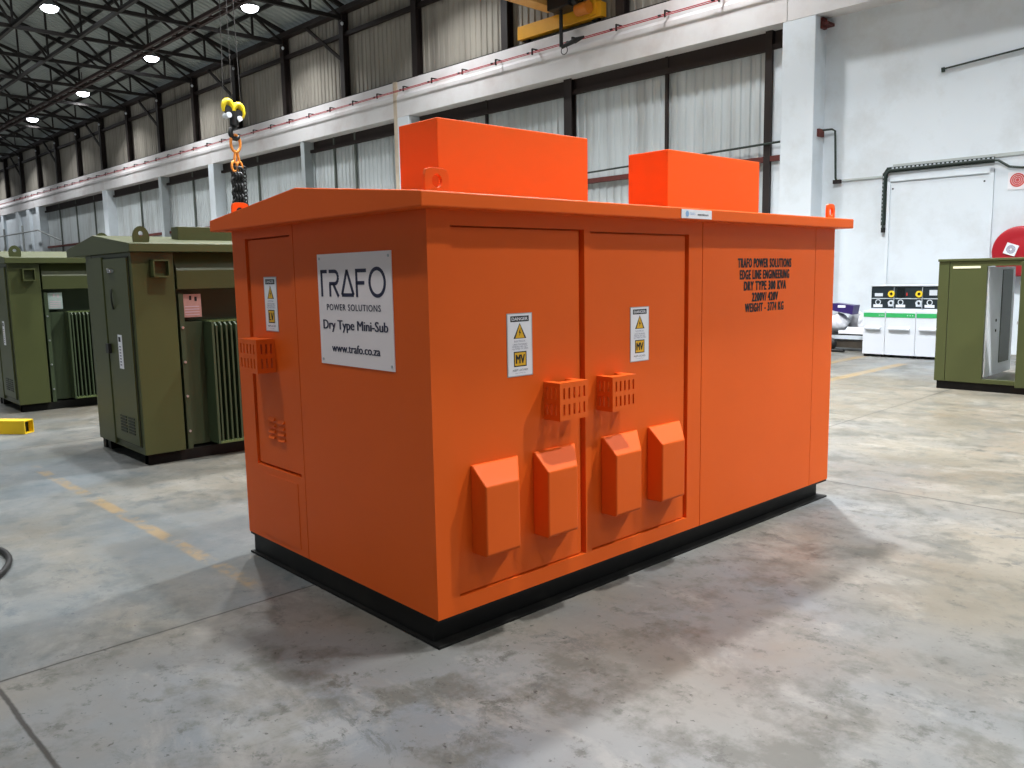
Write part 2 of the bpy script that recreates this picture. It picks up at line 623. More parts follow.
    tag(b.build('cable_rod', CONDUIT, origin=WB(3, -0.3, 4.4), rotz=ROTB), 'thin dark rod crossing the pale wall sheeting above its red girt', 'rod')

    # upper steelwork
    for k in range(-4, 23):
        s = 0.3 + 4.2 * k
        b = MB(FB)
        b.box((s - 0.13, -0.12, 8.08), (s + 0.13, -0.09, 11.1))
        b.box((s - 0.02, -0.33, 8.08), (s + 0.02, -0.12, 11.1))
        b.box((s - 0.13, -0.34, 8.08), (s + 0.13, -0.32, 11.1))
        struct(b.build('steel_column', DARKSTEEL, origin=WB(s, -0.2, 8.08), rotz=ROTB))
        if k % 2 == 0 and k > 2:
            b = MB(FB)
            b.bar((s, -0.12, 9.4), (s + 2.5, -0.12, 11.1), 0.08, 0.1)
            struct(b.build('wall_brace_beam', DARKSTEEL, origin=WB(s, -0.12, 9.4), rotz=ROTB))
    b = MB(FB)
    b.box((-22, -0.33, 10.24), (96, -0.2, 10.38))
    struct(b.build('upper_girt_beam', DARKSTEEL, origin=WB(30, -0.3, 10.3), rotz=ROTB))
    b = MB(FB)
    b.box((-22, -0.34, 11.02), (96, -0.05, 11.2))
    struct(b.build('eave_beam', DARKSTEEL, origin=WB(30, -0.2, 11.1), rotz=ROTB))

    # roof -------------------------------------------------------------
    RD = 14.5
    rz = roof_z
    c = MB(FB)
    pitch, dep = 0.3, 0.06
    for d0, d1 in ((-0.6, RD), (RD, 29.6)):
        pr = []
        s = -22.0
        while s < 96:
            pr += [(s, 0), (s + 0.15, 0), (s + 0.19, dep), (s + 0.26, dep)]
            s += pitch
        n = len(pr)
        vs = [(a, d0, rz(d0) + e) for a, e in pr] + [(a, d1, rz(d1) + e) for a, e in pr]
        c.add(vs, [(i, i + 1, n + i + 1, n + i) for i in range(n - 1)])
    struct(c.build('ceiling', ROOFM, origin=WB(30, 14, 11.5), rotz=ROTB))
    for i in range(9):
        d = 0.9 + 1.6 * i
        b = MB(FB)
        b.box((-22, d - 0.04, rz(d) - 0.16), (96, d + 0.04, rz(d) - 0.02))
        struct(b.build('roof_purlin_beam', TRUSSM, origin=WB(30, d, rz(d)), rotz=ROTB))
    # longitudinal ties
    b = MB(FB)
    for q in (3.25, 3.6):
        b.box((-22, q - 0.06, 10.8), (90, q + 0.06, 10.92))
    s = -20.0
    while s < 88:
        b.box((s - 0.05, 3.25, 10.83), (s + 0.05, 3.6, 10.89))
        s += 1.05
    struct(b.build('roof_tie_beam', mat('red_brown_tie', '#2e1a15', 0.6), origin=WB(30, 3.4, 10.85), rotz=ROTB))
    for q in (6.0, 8.2, 12.9):
        b = MB(FB)
        b.box((-22, q - 0.06, 10.8), (90, q + 0.06, 10.92))
        struct(b.build('roof_tie_beam', TRUSSM, origin=WB(30, q, 10.85), rotz=ROTB))

    # trusses, one on every column
    nodes = [-0.15, 1.1, 3.42, 5.9, 8.2, 10.5, 12.8, 14.5]
    nodes = nodes + [29 - x for x in nodes[-2::-1]]
    ords = ['first', 'second', 'third', 'fourth', 'fifth', 'sixth', 'seventh', 'eighth', 'ninth', 'tenth', 'eleventh', 'twelfth',
            'thirteenth', 'fourteenth', 'fifteenth', 'sixteenth', 'seventeenth', 'eighteenth', 'nineteenth']
    first = None
    for i, k in enumerate(range(3, 22)):
        s = 0.3 + 4.2 * k
        lab = 'dark steel roof truss on the wall columns, %s one beyond the yellow crane bridge' % ords[i]
        if first is None:
            t = first = thing('roof_truss', lab, 'roof truss', WB(s, -0.2, 10.85), ROTB, 'roof trusses')
            ztop = lambda d: rz(d) - 0.28
            b = MB(FB)
            b.bar((s, -0.3, 10.85), (s, 29.2, 10.85), 0.12, 0.13)
            b.build('bottom_chord', TRUSSM, t)
            b = MB(FB)
            b.bar((s, -0.3, ztop(-0.3)), (s, RD, ztop(RD)), 0.12, 0.14)
            b.bar((s, RD, ztop(RD)), (s, 29.2, ztop(29.2)), 0.12, 0.14)
            b.build('top_chord', TRUSSM, t)
            for j, d in enumerate(nodes[1:-1]):
                b = MB(FB)
                b.bar((s, d, 10.85), (s, d, ztop(d)), 0.07, 0.07)
                b.build('web_post', TRUSSM, t)
            for a, e in zip(nodes[:-1], nodes[1:]):
                if e > RD:
                    a, e = e, a
                b = MB(FB)
                b.bar((s, a, 10.85), (s, e, ztop(e)), 0.07, 0.08)
                b.build('web_diagonal', TRUSSM, t)
        else:
            dup(first, WB(s, -0.2, 10.85), ROTB, lab)

    # crane rail on the beam
    b = MB(FB)
    b.box((-22, -0.42, 8.08), (96, -0.1, 8.105))
    b.box((-22, -0.30, 8.105), (96, -0.22, 8.17))
    struct(b.build('crane_rail_beam', mat('dark_rail_steel', '#1f1c1b', 0.5), origin=WB(30, -0.2, 8.1), rotz=ROTB))


hall()


# ================================================================== HIGH-BAY LAMPS
def lamps():
    def light(pw, cut=125):
        ld = bpy.data.lights.new('high_bay_light', 'AREA')
        ld.shape = 'DISK'
        ld.size = 0.45
        ld.spread = math.radians(cut)          # reflector cut-off
        ld.energy = pw
        ld.color = (0.97, 0.98, 1.0)
        return ld
    lds = {d: light(pw) for d, pw in LAMP_POWER.items()}
    strong = {k: light(pw, 110) for k, pw in LAMP_STRONG.items()}
    rows = {2.15: 'row beside the back wall', 7.4: 'second row from the back wall', 12.65: 'row over the orange unit', 17.9: 'row farthest from the back wall'}
    nth = ['first', 'second', 'third', 'fourth', 'fifth', 'sixth', 'seventh', 'eighth', 'ninth', 'tenth', 'eleventh', 'twelfth']
    cnt, protos = {}, {}
    for s, d in LAMPS:
        cnt[d] = cnt.get(d, 0) + 1
        lab = 'white high-bay lamp under the roof, %s one of the %s' % (nth[cnt[d] - 1], rows[d])
        p = WB(s, d, LAMP_Z)
        if d not in protos:
            t = protos[d] = thing('high_bay_lamp', lab, 'lamp', p, 0, 'high-bay lamps')
            f = Matrix.Translation(p)
            b = MB(f)
            b.lathe([(0.31, 0.0), (0.31, 0.03), (0.26, 0.08), (0.12, 0.20), (0.10, 0.34)], lambda x, y, h: (x, y, h), 20)
            b.build('housing', ALU, t)
            b = MB(f)
            b.lathe([(0.05, -0.165), (0.15, -0.15), (0.235, -0.11), (0.285, -0.05), (0.30, 0.0)], lambda x, y, h: (x, y, h), 20)
            b.build('lens', LENS, t)
            b = MB(f)
            top = roof_z(d) - LAMP_Z - 0.01
            b.tube([(0, 0, 0.34), (0, 0, top)], 0.018, 6)
            b.build('stem', DARKSTEEL, t)
        else:
            t = dup(protos[d], p, 0, lab)
        lo = bpy.data.objects.new('lamp_light', strong.get((s, d), lds[d]))
        COL.objects.link(lo)
        lo.parent = t
        lo.location = (0, 0, -0.18)


lamps()


# ================================================================== ORANGE MINI-SUBSTATION
L_, W_, ZB, ZE, FH, OH, ZA = 3.5962, 1.9044, 0.1364, 1.95, 0.0639, 0.0915, 2.114


def slotted(b, fn, u0, u1, v0, v1, t, cols, rows, mi=0):
    """plate with rows x cols of open slots; fn(u, v, w)"""
    def bx(a0, a1, c0, c1):
        p = [fn(a0, c0, 0), fn(a1, c0, 0), fn(a1, c0, t), fn(a0, c0, t), fn(a0, c1, 0), fn(a1, c1, 0), fn(a1, c1, t), fn(a0, c1, t)]
        b.hexa(p, mi)
    W, H = u1 - u0, v1 - v0
    sh = H * 0.29
    gap = (H - rows * sh) / (rows + 1)
    sw = W / (cols * 2.9 + 1)
    mg = (W - cols * sw) / (cols + 1)
    for r in range(rows + 1):
        z0 = v0 + r * (sh + gap)
        bx(u0, u1, z0, z0 + gap)
        if r < rows:
            for c in range(cols + 1):
                a = u0 + c * (mg + sw)
                bx(a, a + mg, z0 + gap, z0 + gap + sh)


def warning_label(parent, fn, u0, u1, v0, v1, big):
    """white danger label; u runs in reading direction, fn(u, v, w) with w out of the panel"""
    b = MB()
    W, H = u1 - u0, v1 - v0
    U = lambda a: u0 + a * W
    V = lambda a: v0 + a * H

    def plate(a0, a1, c0, c1, t0, t1, mi):
        b.hexa([fn(U(a0), V(c0), t0), fn(U(a1), V(c0), t0), fn(U(a1), V(c0), t1), fn(U(a0), V(c0), t1),
                fn(U(a0), V(c1), t0), fn(U(a1), V(c1), t0), fn(U(a1), V(c1), t1), fn(U(a0), V(c1), t1)], mi)

    plate(0, 1, 0, 1, 0, 0.002, 4)
    plate(0.035, 0.965, 0.015, 0.985, 0.002, 0.0025, 0)
    plate(0.14, 0.86, 0.865, 0.955, 0.0025, 0.003, 1)
    put_text(b, 'DANGER', fn_shift(fn, 0.0034), U(0.19), U(0.81), V(0.885), V(0.935), 0, 0.02)
    tri = lambda k: [(U(0.5 - 0.25 * k), V(0.60 + 0.03 * (1 - k))), (U(0.5 + 0.25 * k), V(0.60 + 0.03 * (1 - k))), (U(0.5), V(0.845 - 0.085 * (1 - k)))]
    b.prism(tri(1.0), fn, 0.0025, 0.003, 1)
    b.prism(tri(0.72), fn, 0.003, 0.0034, 2)
    bolt = [(0.52, 0.77), (0.45, 0.69), (0.49, 0.69), (0.46, 0.635), (0.55, 0.705), (0.51, 0.705)]
    b.prism([(U(x), V(y)) for x, y in bolt], fn, 0.0034, 0.0037, 1)
    put_text(b, 'ELECTRICAL', fn_shift(fn, 0.003), U(0.28), U(0.72), V(0.545), V(0.57), 3)
    for i, t in enumerate(('UNAUTHORISED', 'PERSONS ARE NOT', 'ALLOWED TO OPEN')):
        put_text(b, t, fn_shift(fn, 0.003), U(0.22 - 0.02 * i), U(0.78 + 0.02 * i), V(0.495 - 0.035 * i), V(0.52 - 0.035 * i), 3)
    plate(0.25, 0.75, 0.155, 0.395, 0.0025, 0.003, 1)
    plate(0.285, 0.715, 0.172, 0.378, 0.003, 0.0034, 2)
    put_text(b, big, fn_shift(fn, 0.0038), U(0.33), U(0.67), V(0.205), V(0.345), 1, 0.05)
    put_text(b, 'KEEP LOCKED', fn_shift(fn, 0.003), U(0.2), U(0.8), V(0.085), V(0.115), 1)
    put_text(b, 'authorised staff only', fn_shift(fn, 0.003), U(0.3), U(0.7), V(0.045), V(0.062), 3)
    o = b.build('warning_label', [LABELW, INK, YELLOW, GREYTXT, STEEL], parent)
    o['label'] = 'white danger label with yellow lightning triangle and %s' % big
    return o


def fn_shift(fn, w0):
    return lambda u, v, ww: fn(u, v, ww + w0)


def orange_unit():
    T = thing('mini_substation', 'bright orange steel mini-substation kiosk with white name board, standing in the middle of the floor', 'substation', (1.8, 0.95, 0))
    # ---- base frame
    b = MB()
    b.box((0, 0, 0), (L_, W_, 0.012))
    b.box((0.02, 0.065, 0.012), (L_ - 0.035, W_ - 0.02, 0.12))
    b.box((0.005, 0.005, 0.12), (L_ - 0.005, W_ - 0.005, ZB))
    b.build('base_frame', BLACK, T)
    # ---- body: core, and face sheets left open around the doors
    b = MB()
    tk = 0.035
    b.box((tk, tk, ZB), (L_ - tk, W_ - tk, ZE))
    g = 0.006

    def fx(x0, x1, z0, z1):
        b.box((x0, 0, z0), (x1, tk, z1))

    def fy(y0, y1, z0, z1):
        b.box((0, y0, z0), (tk, y1, z1))
    D1 = (0.128, 0.977, 0.214, 1.884)
    D2 = (1.022, 1.858, 0.214, 1.876)
    S1, S2 = 1.988, 3.323
    fx(0, D1[0], ZB, ZE)
    fx(D1[0], D1[1], ZB, D1[2])
    fx(D1[0], D1[1], D1[3], ZE)
    fx(D1[1], D2[0], ZB, ZE)
    fx(D2[0], D2[1], ZB, D2[2])
    fx(D2[0], D2[1], D2[3], ZE)
    fx(D2[1], S1, ZB, ZE)
    fx(S1 + g, S2, ZB, ZE)
    fx(S2 + g, L_, ZB, ZE)
    D3 = (1.205, 1.735, 0.588, 1.897)
    SY = 1.164
    fy(tk, SY, ZB, ZE)
    fy(SY + g, D3[0], ZB, ZE)
    fy(D3[0], D3[1], ZB, D3[2])
    fy(D3[0], D3[1], D3[3], ZE)
    fy(D3[1], W_, ZB, ZE)
    b.box((tk, W_ - tk, ZB), (L_, W_, ZE))
    b.box((L_ - tk, tk, ZB), (L_, W_ - tk, ZE))
    # low plinth sheet seam on the end below the small door
    b.box((-0.003, 1.25, 0.17), (0, 1.69, 0.545))
    b.build('body', ORANGE, T)
    # ---- roof
    b = MB()
    prof = [(-OH, ZE), (W_ + OH, ZE), (W_ + OH, ZE + FH), (W_ / 2, ZA), (-OH, ZE + FH)]
    b.prism(prof, lambda u, v, ww: (ww, u, v), -OH, L_ + OH)
    roof = b.build('roof', ORANGE, T, bevel=0.006)
    # ---- exhaust boxes on the near slope
    for x0, x1 in ((0.40, 1.475), (2.22, 3.29)):
        b = MB()
        b.box((x0, 0.425, 2.06), (x1, 0.745, 2.428 if x0 < 1 else 2.434))
        b.build('exhaust_box', ORANGE, T, bevel=0.005)
    # ---- lifting lugs
    for x, y in ((0.080, 0.02), (0.055, W_ - 0.02), (3.575, 0.02), (3.50, W_ - 0.02)):
        b = MB()
        hw = 0.065 if (x < 0.1 and y < 1) else 0.052
        out, inn = [], []
        n = 20
        zc = 2.064 if y < 1 else 2.058
        for k in range(n):
            a = 2 * PI * k / n + PI / 4
            cx, cz = math.cos(a), math.sin(a)
            mq = max(abs(cx), abs(cz))
            e = 1.0 / (abs(cx) ** 5 + abs(cz) ** 5) ** 0.2
            out.append((x + hw * cx * e, zc + 0.06 * cz * e))
            inn.append((x + 0.026 * cx, zc + 0.005 + 0.028 * cz))
        b.ringprism(out, inn, lambda u, v, ww: (u, ww, v), y, y + 0.018)
        b.build('lifting_lug', ORANGE, T, bevel=0.002)
    # ---- long side doors
    ry = lambda u, v, ww: (u, 0.010 - ww, v)          # onto the door skin
    doors = []
    for (x0, x1, z0, z1), gl, gr in ((D1, 0.004, 0.030), (D2, 0.004, 0.024)):
        b = MB()
        b.box((x0 + gl, 0.010, z0 + 0.006), (x1 - gr, 0.032, z1 - 0.006))
        doors.append(b.build('door', ORANGE, T, bevel=0.003))
    PV = 0.10
    for di, x0 in ((0, 0.213), (0, 0.607), (1, 1.106), (1, 1.494)):
        x1 = x0 + 0.203
        b = MB()
        xw = x0 + 0.292                    # the far flank spreads out onto the door
        P = [(0.010, 0.397), (-PV + 0.012, 0.397), (-PV, 0.409), (-PV, 0.727), (-0.004, 0.812), (0.010, 0.812)]
        far = [xw, x1 + 0.012, x1, x1, xw - 0.003, xw]
        n = len(P)
        b.add([(x0, u, v) for u, v in P] + [(far[i], P[i][0], P[i][1]) for i in range(n)],
              [tuple(range(n)), tuple(range(2 * n - 1, n - 1, -1))] + [(i, (i + 1) % n, n + (i + 1) % n, n + i) for i in range(n)])
        b.build('vent_cover', ORANGE, doors[di], bevel=0.007, seg=3)
    for di, x0, x1, z0, z1 in ((0, 0.690, 0.890, 0.962, 1.147), (1, 1.075, 1.268, 0.960, 1.140)):
        b = MB()
        t = 0.006
        slotted(b, lambda u, v, ww: (u, -0.1 + ww, v), x0, x1, z0, z1, t, 5, 2)
        slotted(b, lambda u, v, ww: (x0 + ww, u, v), -0.1 + t, 0.010, z0, z1, t, 3, 2)
        slotted(b, lambda u, v, ww: (x1 - ww, u, v), -0.1 + t, 0.010, z0, z1, t, 3, 2)
        b.box((x0 + t, -0.1 + t, z1 - t), (x1 - t, -0.045, z1))
        b.box((x0 + t, -0.045, z1 - t), (x0 + 0.05, 0.010, z1))
        b.box((x1 - 0.05, -0.045, z1 - t), (x1 - t, 0.010, z1))
        b.build('lock_guard', ORANGE, doors[di])
    warning_label(doors[0], ry, 0.452, 0.616, 1.190, 1.489, 'MV')
    warning_label(doors[1], ry, 1.345, 1.506, 1.187, 1.484, 'MV')
    # ---- end door
    b = MB()
    b.box((0.010, D3[0] + 0.006, D3[2] + 0.012), (0.032, D3[1] - 0.016, D3[3] - 0.008))
    d3 = b.build('door', ORANGE, T, bevel=0.003)
    b = MB()
    t = 0.006
    y0, y1, z0, z1 = 1.455, 1.682, 1.150, 1.338
    slotted(b, lambda u, v, ww: (-0.1 + ww, u, v), y0, y1, z0, z1, t, 5, 2)
    slotted(b, lambda u, v, ww: (u, y0 + ww, v), -0.1 + t, 0.010, z0, z1, t, 3, 2)
    slotted(b, lambda u, v, ww: (u, y1 - ww, v), -0.1 + t, 0.010, z0, z1, t, 3, 2)
    b.box((-0.1 + t, y0 + t, z1 - t), (0.0, y1 - t, z1))
    b.build('lock_guard', ORANGE, d3)
    for c, yc in enumerate((1.535, 1.42)):
        for r in range(4):
            b = MB()
            z = 0.875 - r * 0.034 - c * 0.006
            b.prism([(0.010, z - 0.008), (-0.004, z - 0.008), (0.010, z + 0.012)], lambda u, v, ww: (u, ww, v), yc - 0.035, yc + 0.035)
            b.build('louvre', ORANGE, d3)
    ly = lambda u, v, ww: (0.010 - ww, -u, v)
    warning_label(d3, ly, -1.543, -1.392, 1.379, 1.681, 'LV')
    # ---- name board on the end
    b = MB()
    y0, y1, z0, z1 = 0.263, 0.917, 1.240, 1.786
    b.box((-0.004, y0, z0), (0, y1, z1), 0)
    F = lambda u, v, ww: (-0.004 - ww, -u, v)     # u = -Y so that it reads left to right
    for q in ((y0 + 0.022, z0 + 0.022), (y1 - 0.022, z0 + 0.022), (y0 + 0.022, z1 - 0.022), (y1 - 0.022, z1 - 0.022)):
        b.prism(circ(-q[0], q[1], 0.007, 10), F, 0, 0.002, 2)
    s = 0.017
    tz, bz = 1.709, 1.577

    def stroke(p, q, wd=s):
        p, q = Vector(p), Vector(q)
        t = (q - p).normalized()
        nn = Vector((-t.y, t.x)) * wd / 2
        b.prism([p - nn, q - nn, q + nn, p + nn], F, 0, 0.0012, 1)
    yT = lambda y: -y
    # T with half a bar
    stroke((yT(0.879), bz), (yT(0.879), tz))
    stroke((yT(0.888), tz - s / 2), (yT(0.826), tz - s / 2))
    # R
    stroke((yT(0.806), tz - s / 2), (yT(0.752), tz - s / 2))
    arc = [(yT(0.752) + 0.030 * math.cos(a), tz - s / 2 - 0.030 + 0.030 * math.sin(a)) for a in [PI / 2 - PI * i / 8 for i in range(9)]]
    for p, q in zip(arc[:-1], arc[1:]):
        stroke(p, q)
    stroke((yT(0.752), tz - s / 2 - 0.060), (yT(0.806), tz - s / 2 - 0.060))
    stroke((yT(0.800), tz - s / 2 - 0.060), (yT(0.800), bz))
    stroke((yT(0.770), tz - s / 2 - 0.060), (yT(0.722), bz))
    # A as an open triangle
    P = [(yT(0.690), bz + s / 2), (yT(0.640), tz - 0.004), (yT(0.585), bz + s / 2)]
    for i in range(3):
        stroke(P[i], P[(i + 1) % 3])
    # F
    stroke((yT(0.555), bz), (yT(0.555), tz))
    stroke((yT(0.555), tz - s / 2), (yT(0.470), tz - s / 2))
    stroke((yT(0.555), 1.643), (yT(0.488), 1.643))
    # O
    cx, cz = yT(0.381), 1.645
    b.ringprism(circ(cx, cz, 0.071, 32), circ(cx, cz, 0.054, 32), F, 0, 0.0012, 1)
    put_text(b, 'POWER SOLUTIONS', fn_shift(F, 0.0012), yT(0.838), yT(0.359), 1.510, 1.541, 1, 0.02, 1.15)
    put_text(b, 'Dry Type Mini-Sub', fn_shift(F, 0.0012), yT(0.879), yT(0.305), 1.402, 1.463, 1, 0.034)
    put_text(b, 'www.trafo.co.za', fn_shift(F, 0.0012), yT(0.805), yT(0.377), 1.305, 1.346, 1, 0.034)
    nb = b.build('name_board', [WHITE_SIGN, NAVY, STEEL], T)
    nb['label'] = 'white name board with dark blue lettering'
    # ---- stencilled lettering on the plain panel
    b = MB()
    R = lambda u, v, ww: (u, -0.0012 - ww, v)
    rows = (('TRAFO POWER SOLUTIONS', 2.365, 2.998, 1.690, 1.740), ('EDGE LINE ENGINEERING', 2.388, 2.975, 1.618, 1.668),
            ('DRY TYPE 300 KVA', 2.436, 2.938, 1.548, 1.598), ('2200V/ 420V', 2.530, 2.838, 1.478, 1.526), ('WEIGHT - 3774 KG', 2.452, 2.911, 1.412, 1.460))
    for t, a, c, z0, z1 in rows:
        put_text(b, t, R, a, c, z0 - 0.003, z1 + 0.002, 0, 0.075, 1.2)
    st = b.build('stencilled_lettering', INK, T)
    st['label'] = 'black stencilled lettering'
    # ---- maker's plate on the roof edge
    b = MB()
    yf = -OH
    b.box((1.655, yf - 0.004, 1.958), (1.938, yf, 2.006), 0)
    Q = lambda u, v, ww: (u, yf - 0.0045 - ww, v)
    b.prism(circ(1.706, 1.982, 0.016, 14), Q, 0, 0.0005, 2)
    put_text(b, 'TRAFO', Q, 1.73, 1.78, 1.976, 1.990, 2)
    put_text(b, 'www.trafo.co.za', Q, 1.802, 1.905, 1.975, 1.988, 1, 0.03)
    b.build('maker_plate', [LABELW, INK, mat('pale_blue_print', '#8FB4DC', 0.5)], T)


orange_unit()


# ================================================================== OLIVE GREEN UNITS
def green_units():
    ox, oy = 0.38, 4.85
    Lg, Dg = 2.75, 1.80
    T = thing('mini_substation', 'olive green mini-substation with radiator fins just behind the orange unit', 'substation', (ox, oy, 0), 0, 'olive green mini-substations')
    f = Matrix.Translation((ox, oy, 0))
    b = MB(f)
    b.box((0.03, 0.03, 0.0), (Lg - 0.03, 0.11, 0.1))
    b.box((0.03, 1.10, 0.0), (Lg - 0.03, 1.18, 0.1))
    b.box((0.03, 0.03, 0.0), (0.33, 0.12, 0.1))
    b.box((0.02, 1.22, 0.0), (0.08, 1.3, 0.1))
    b.build('base_skid', BLACK, T)
    # compartments at both ends
    for x0, x1 in ((0.0, 0.37), (Lg - 0.6, Lg)):
        b = MB(f)
        b.box((x0, 0.0, 0.1), (x1, 1.13, 1.93))
        b.box((x0, 1.14, 0.1), (x1, 1.33, 1.93))
        b.build('end_compartment', GREEN, T, bevel=0.006)
    # tank in the middle
    b = MB(f)
    b.box((0.37, 0.32, 0.1), (Lg - 0.6, 1.4, 1.93))
    b.box((0.372, 0.10, 0.1), (0.40, 0.32, 1.93))
    b.box((0.40, 0.02, 0.1), (0.445, 0.06, 1.55))
    b.build('tank', GREEN_D, T)
    # hood over the tank
    b = MB(f)
    b.prism([(0.33, 1.93), (0.10, 1.93), (0.015, 1.765), (0.015, 1.592), (0.33, 1.592)], lambda u, v, ww: (ww, u, v), 0.395, Lg - 0.6)
    b.build('hood', GREEN, T, bevel=0.006)
    # radiator standing proud of the tank: end plate, rails and fins
    b = MB(f)
    b.box((0.640, -0.11, 0.13), (0.662, 0.32, 1.285))
    b.box((0.46, 0.10, 0.12), (0.640, 0.32, 1.29))
    b.build('radiator_side', GREEN_D, T)
    for i in range(30):
        b = MB(f)
        x = 0.69 + i * 0.048
        b.prism([(-0.10, 0.15), (0.33, 0.15), (0.33, 1.28), (-0.06, 1.28), (-0.10, 1.25)], lambda u, v, ww: (ww, u, v), x - 0.008, x + 0.008)
        b.build('radiator_fin', GREEN_D, T)
    for z, y0 in ((1.27, 0.0), (0.128, -0.11)):
        b = MB(f)
        b.box((0.662, y0, z), (2.12, 0.33, z + 0.022))
        b.build('radiator_rail', mat('light_green_edge', '#56633a', 0.4), T)
    # roof
    b = MB(f)
    y0, y1 = -0.07, 1.86
    b.prism([(y0, 1.93), (y1, 1.93), (y1, 2.005), ((y0 + y1) / 2 + 0.05, 2.115), (y0, 2.005)], lambda u, v, ww: (ww, u, v), -0.03, Lg + 0.04)
    b.build('roof', [GREEN], T, bevel=0.006)
    # lugs
    for x, y in ((0.12, 0.05), (0.15, 1.25), (Lg - 0.2, 0.05)):
        b = MB(f)
        zc = 2.06
        out = [(x + 0.072 * math.cos(a), zc + 0.10 * max(-0.6, math.sin(a))) for a in [2 * PI * k / 20 for k in range(20)]]
        inn = [(x + 0.022 * math.cos(a), zc + 0.035 + 0.022 * math.sin(a)) for a in [2 * PI * k / 20 for k in range(20)]]
        b.ringprism(out, inn, lambda u, v, ww: (u, ww, v), y, y + 0.02)
        b.build('lifting_lug', GREEN, T)
    # end door
    b = MB(f)
    b.box((-0.008, 0.06, 0.165), (0.0, 0.735, 1.895), 1)
    b.box((-0.020, 0.072, 0.178), (-0.008, 0.722, 1.882), 0)
    dr = b.build('door', [GREEN, DARKIN], T)
    b = MB(f)
    b.box((-0.028, 0.745, 0.12), (-0.004, 1.12, 1.90))
    b.build('blank_panel', GREEN, T, bevel=0.004)
    b = MB(f)
    for c in range(2):
        for r in range(6):
            b.box((-0.026, 0.16 + c * 0.22, 0.27 + r * 0.028), (-0.02, 0.33 + c * 0.22, 0.284 + r * 0.028))
    b.build('vent', DARKIN, dr)
    b = MB(f)
    b.box((-0.0215, 0.34, 0.87), (-0.020, 0.455, 1.185), 0)
    b.box((-0.0225, 0.38, 1.12), (-0.0215, 0.435, 1.165), 1)
    for i in range(7):
        b.box((-0.0225, 0.385, 0.90 + i * 0.028), (-0.0215, 0.43, 0.912 + i * 0.028), 2)
    b.build('door_label', [LABELW, INK, GREYTXT], dr)
    b = MB(f)
    b.box((-0.05, 0.655, 1.00), (-0.02, 0.735, 1.09))
    b.build('latch', BLK, dr)
    b = MB(f)
    b.box((-0.03, 0.43, 1.755), (-0.02, 0.58, 1.785), 0)
    b.tube([(-0.03, 0.55, 1.77), (-0.045, 0.52, 1.79), (-0.045, 0.42, 1.76)], 0.01, 6)
    b.build('door_stay', STEEL, dr)
    b = MB(f)
    b.tube([(-0.025, 0.52, 1.60), (-0.04, 0.49, 1.55), (-0.04, 0.48, 1.48), (-0.025, 0.50, 1.42)], 0.008, 6)
    b.build('door_pull', DARKIN, dr)
    # box lamp on the front
    b = MB(f)
    x0, x1, z0, z1 = 0.155, 0.30, 1.705, 1.86
    tk = 0.012
    for a, c in (((x0, z0), (x0 + tk, z1)), ((x1 - tk, z0), (x1, z1)), ((x0, z1 - tk), (x1, z1)), ((x0, z0), (x1, z0 + tk))):
        b.box((a[0], -0.10, a[1]), (c[0], 0.0, c[1]))
    b.box((x0, -0.03, z0), (x1, 0.0, z1))
    b.build('meter_hood', GREEN, T)
    # warning paper in the recess
    b = MB(f)
    b.box((0.455, 0.075, 1.33), (0.63, 0.082, 1.545), 0)
    b.box((0.52, 0.072, 1.49), (0.54, 0.075, 1.53), 1)
    b.box((0.57, 0.072, 1.48), (0.59, 0.075, 1.52), 1)
    for i in range(4):
        b.box((0.475, 0.073, 1.35 + i * 0.025), (0.61, 0.075, 1.358 + i * 0.025), 2)
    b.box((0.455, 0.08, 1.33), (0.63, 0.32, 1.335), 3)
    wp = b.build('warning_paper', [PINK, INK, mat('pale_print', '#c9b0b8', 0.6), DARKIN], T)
    for i, z in enumerate((1.24, 0.92, 0.60, 0.27)):
        b = MB(f)
        b.tube([(0.42, 0.02, z), (0.42, 0.005, z)], 0.012, 8)
        b.build('bolt', STEEL, T)
    T2 = dup(T, (0.325, 9.35, 0), 0, 'olive green mini-substation farther back, cut by the frame beside the yellow floor beam')
    for ch in T2.children:                 # its recess carries a pale notice instead of a pink one
        if ch.name.startswith('warning_paper'):
            ch.data = ch.data.copy()
            ch.data.materials[0] = PALEBLUE
            ch.data.materials[1] = MATS['pale_print']
    b = MB(f)
    b.prism([(0.45, 2.05), (0.62, 2.05), (0.62, 2.19), (0.45, 2.19)], lambda u, v, ww: (ww, u, v), 0.60, 2.0)
    b.build('roof_cowl', GREEN, T, bevel=0.006)


green_units()


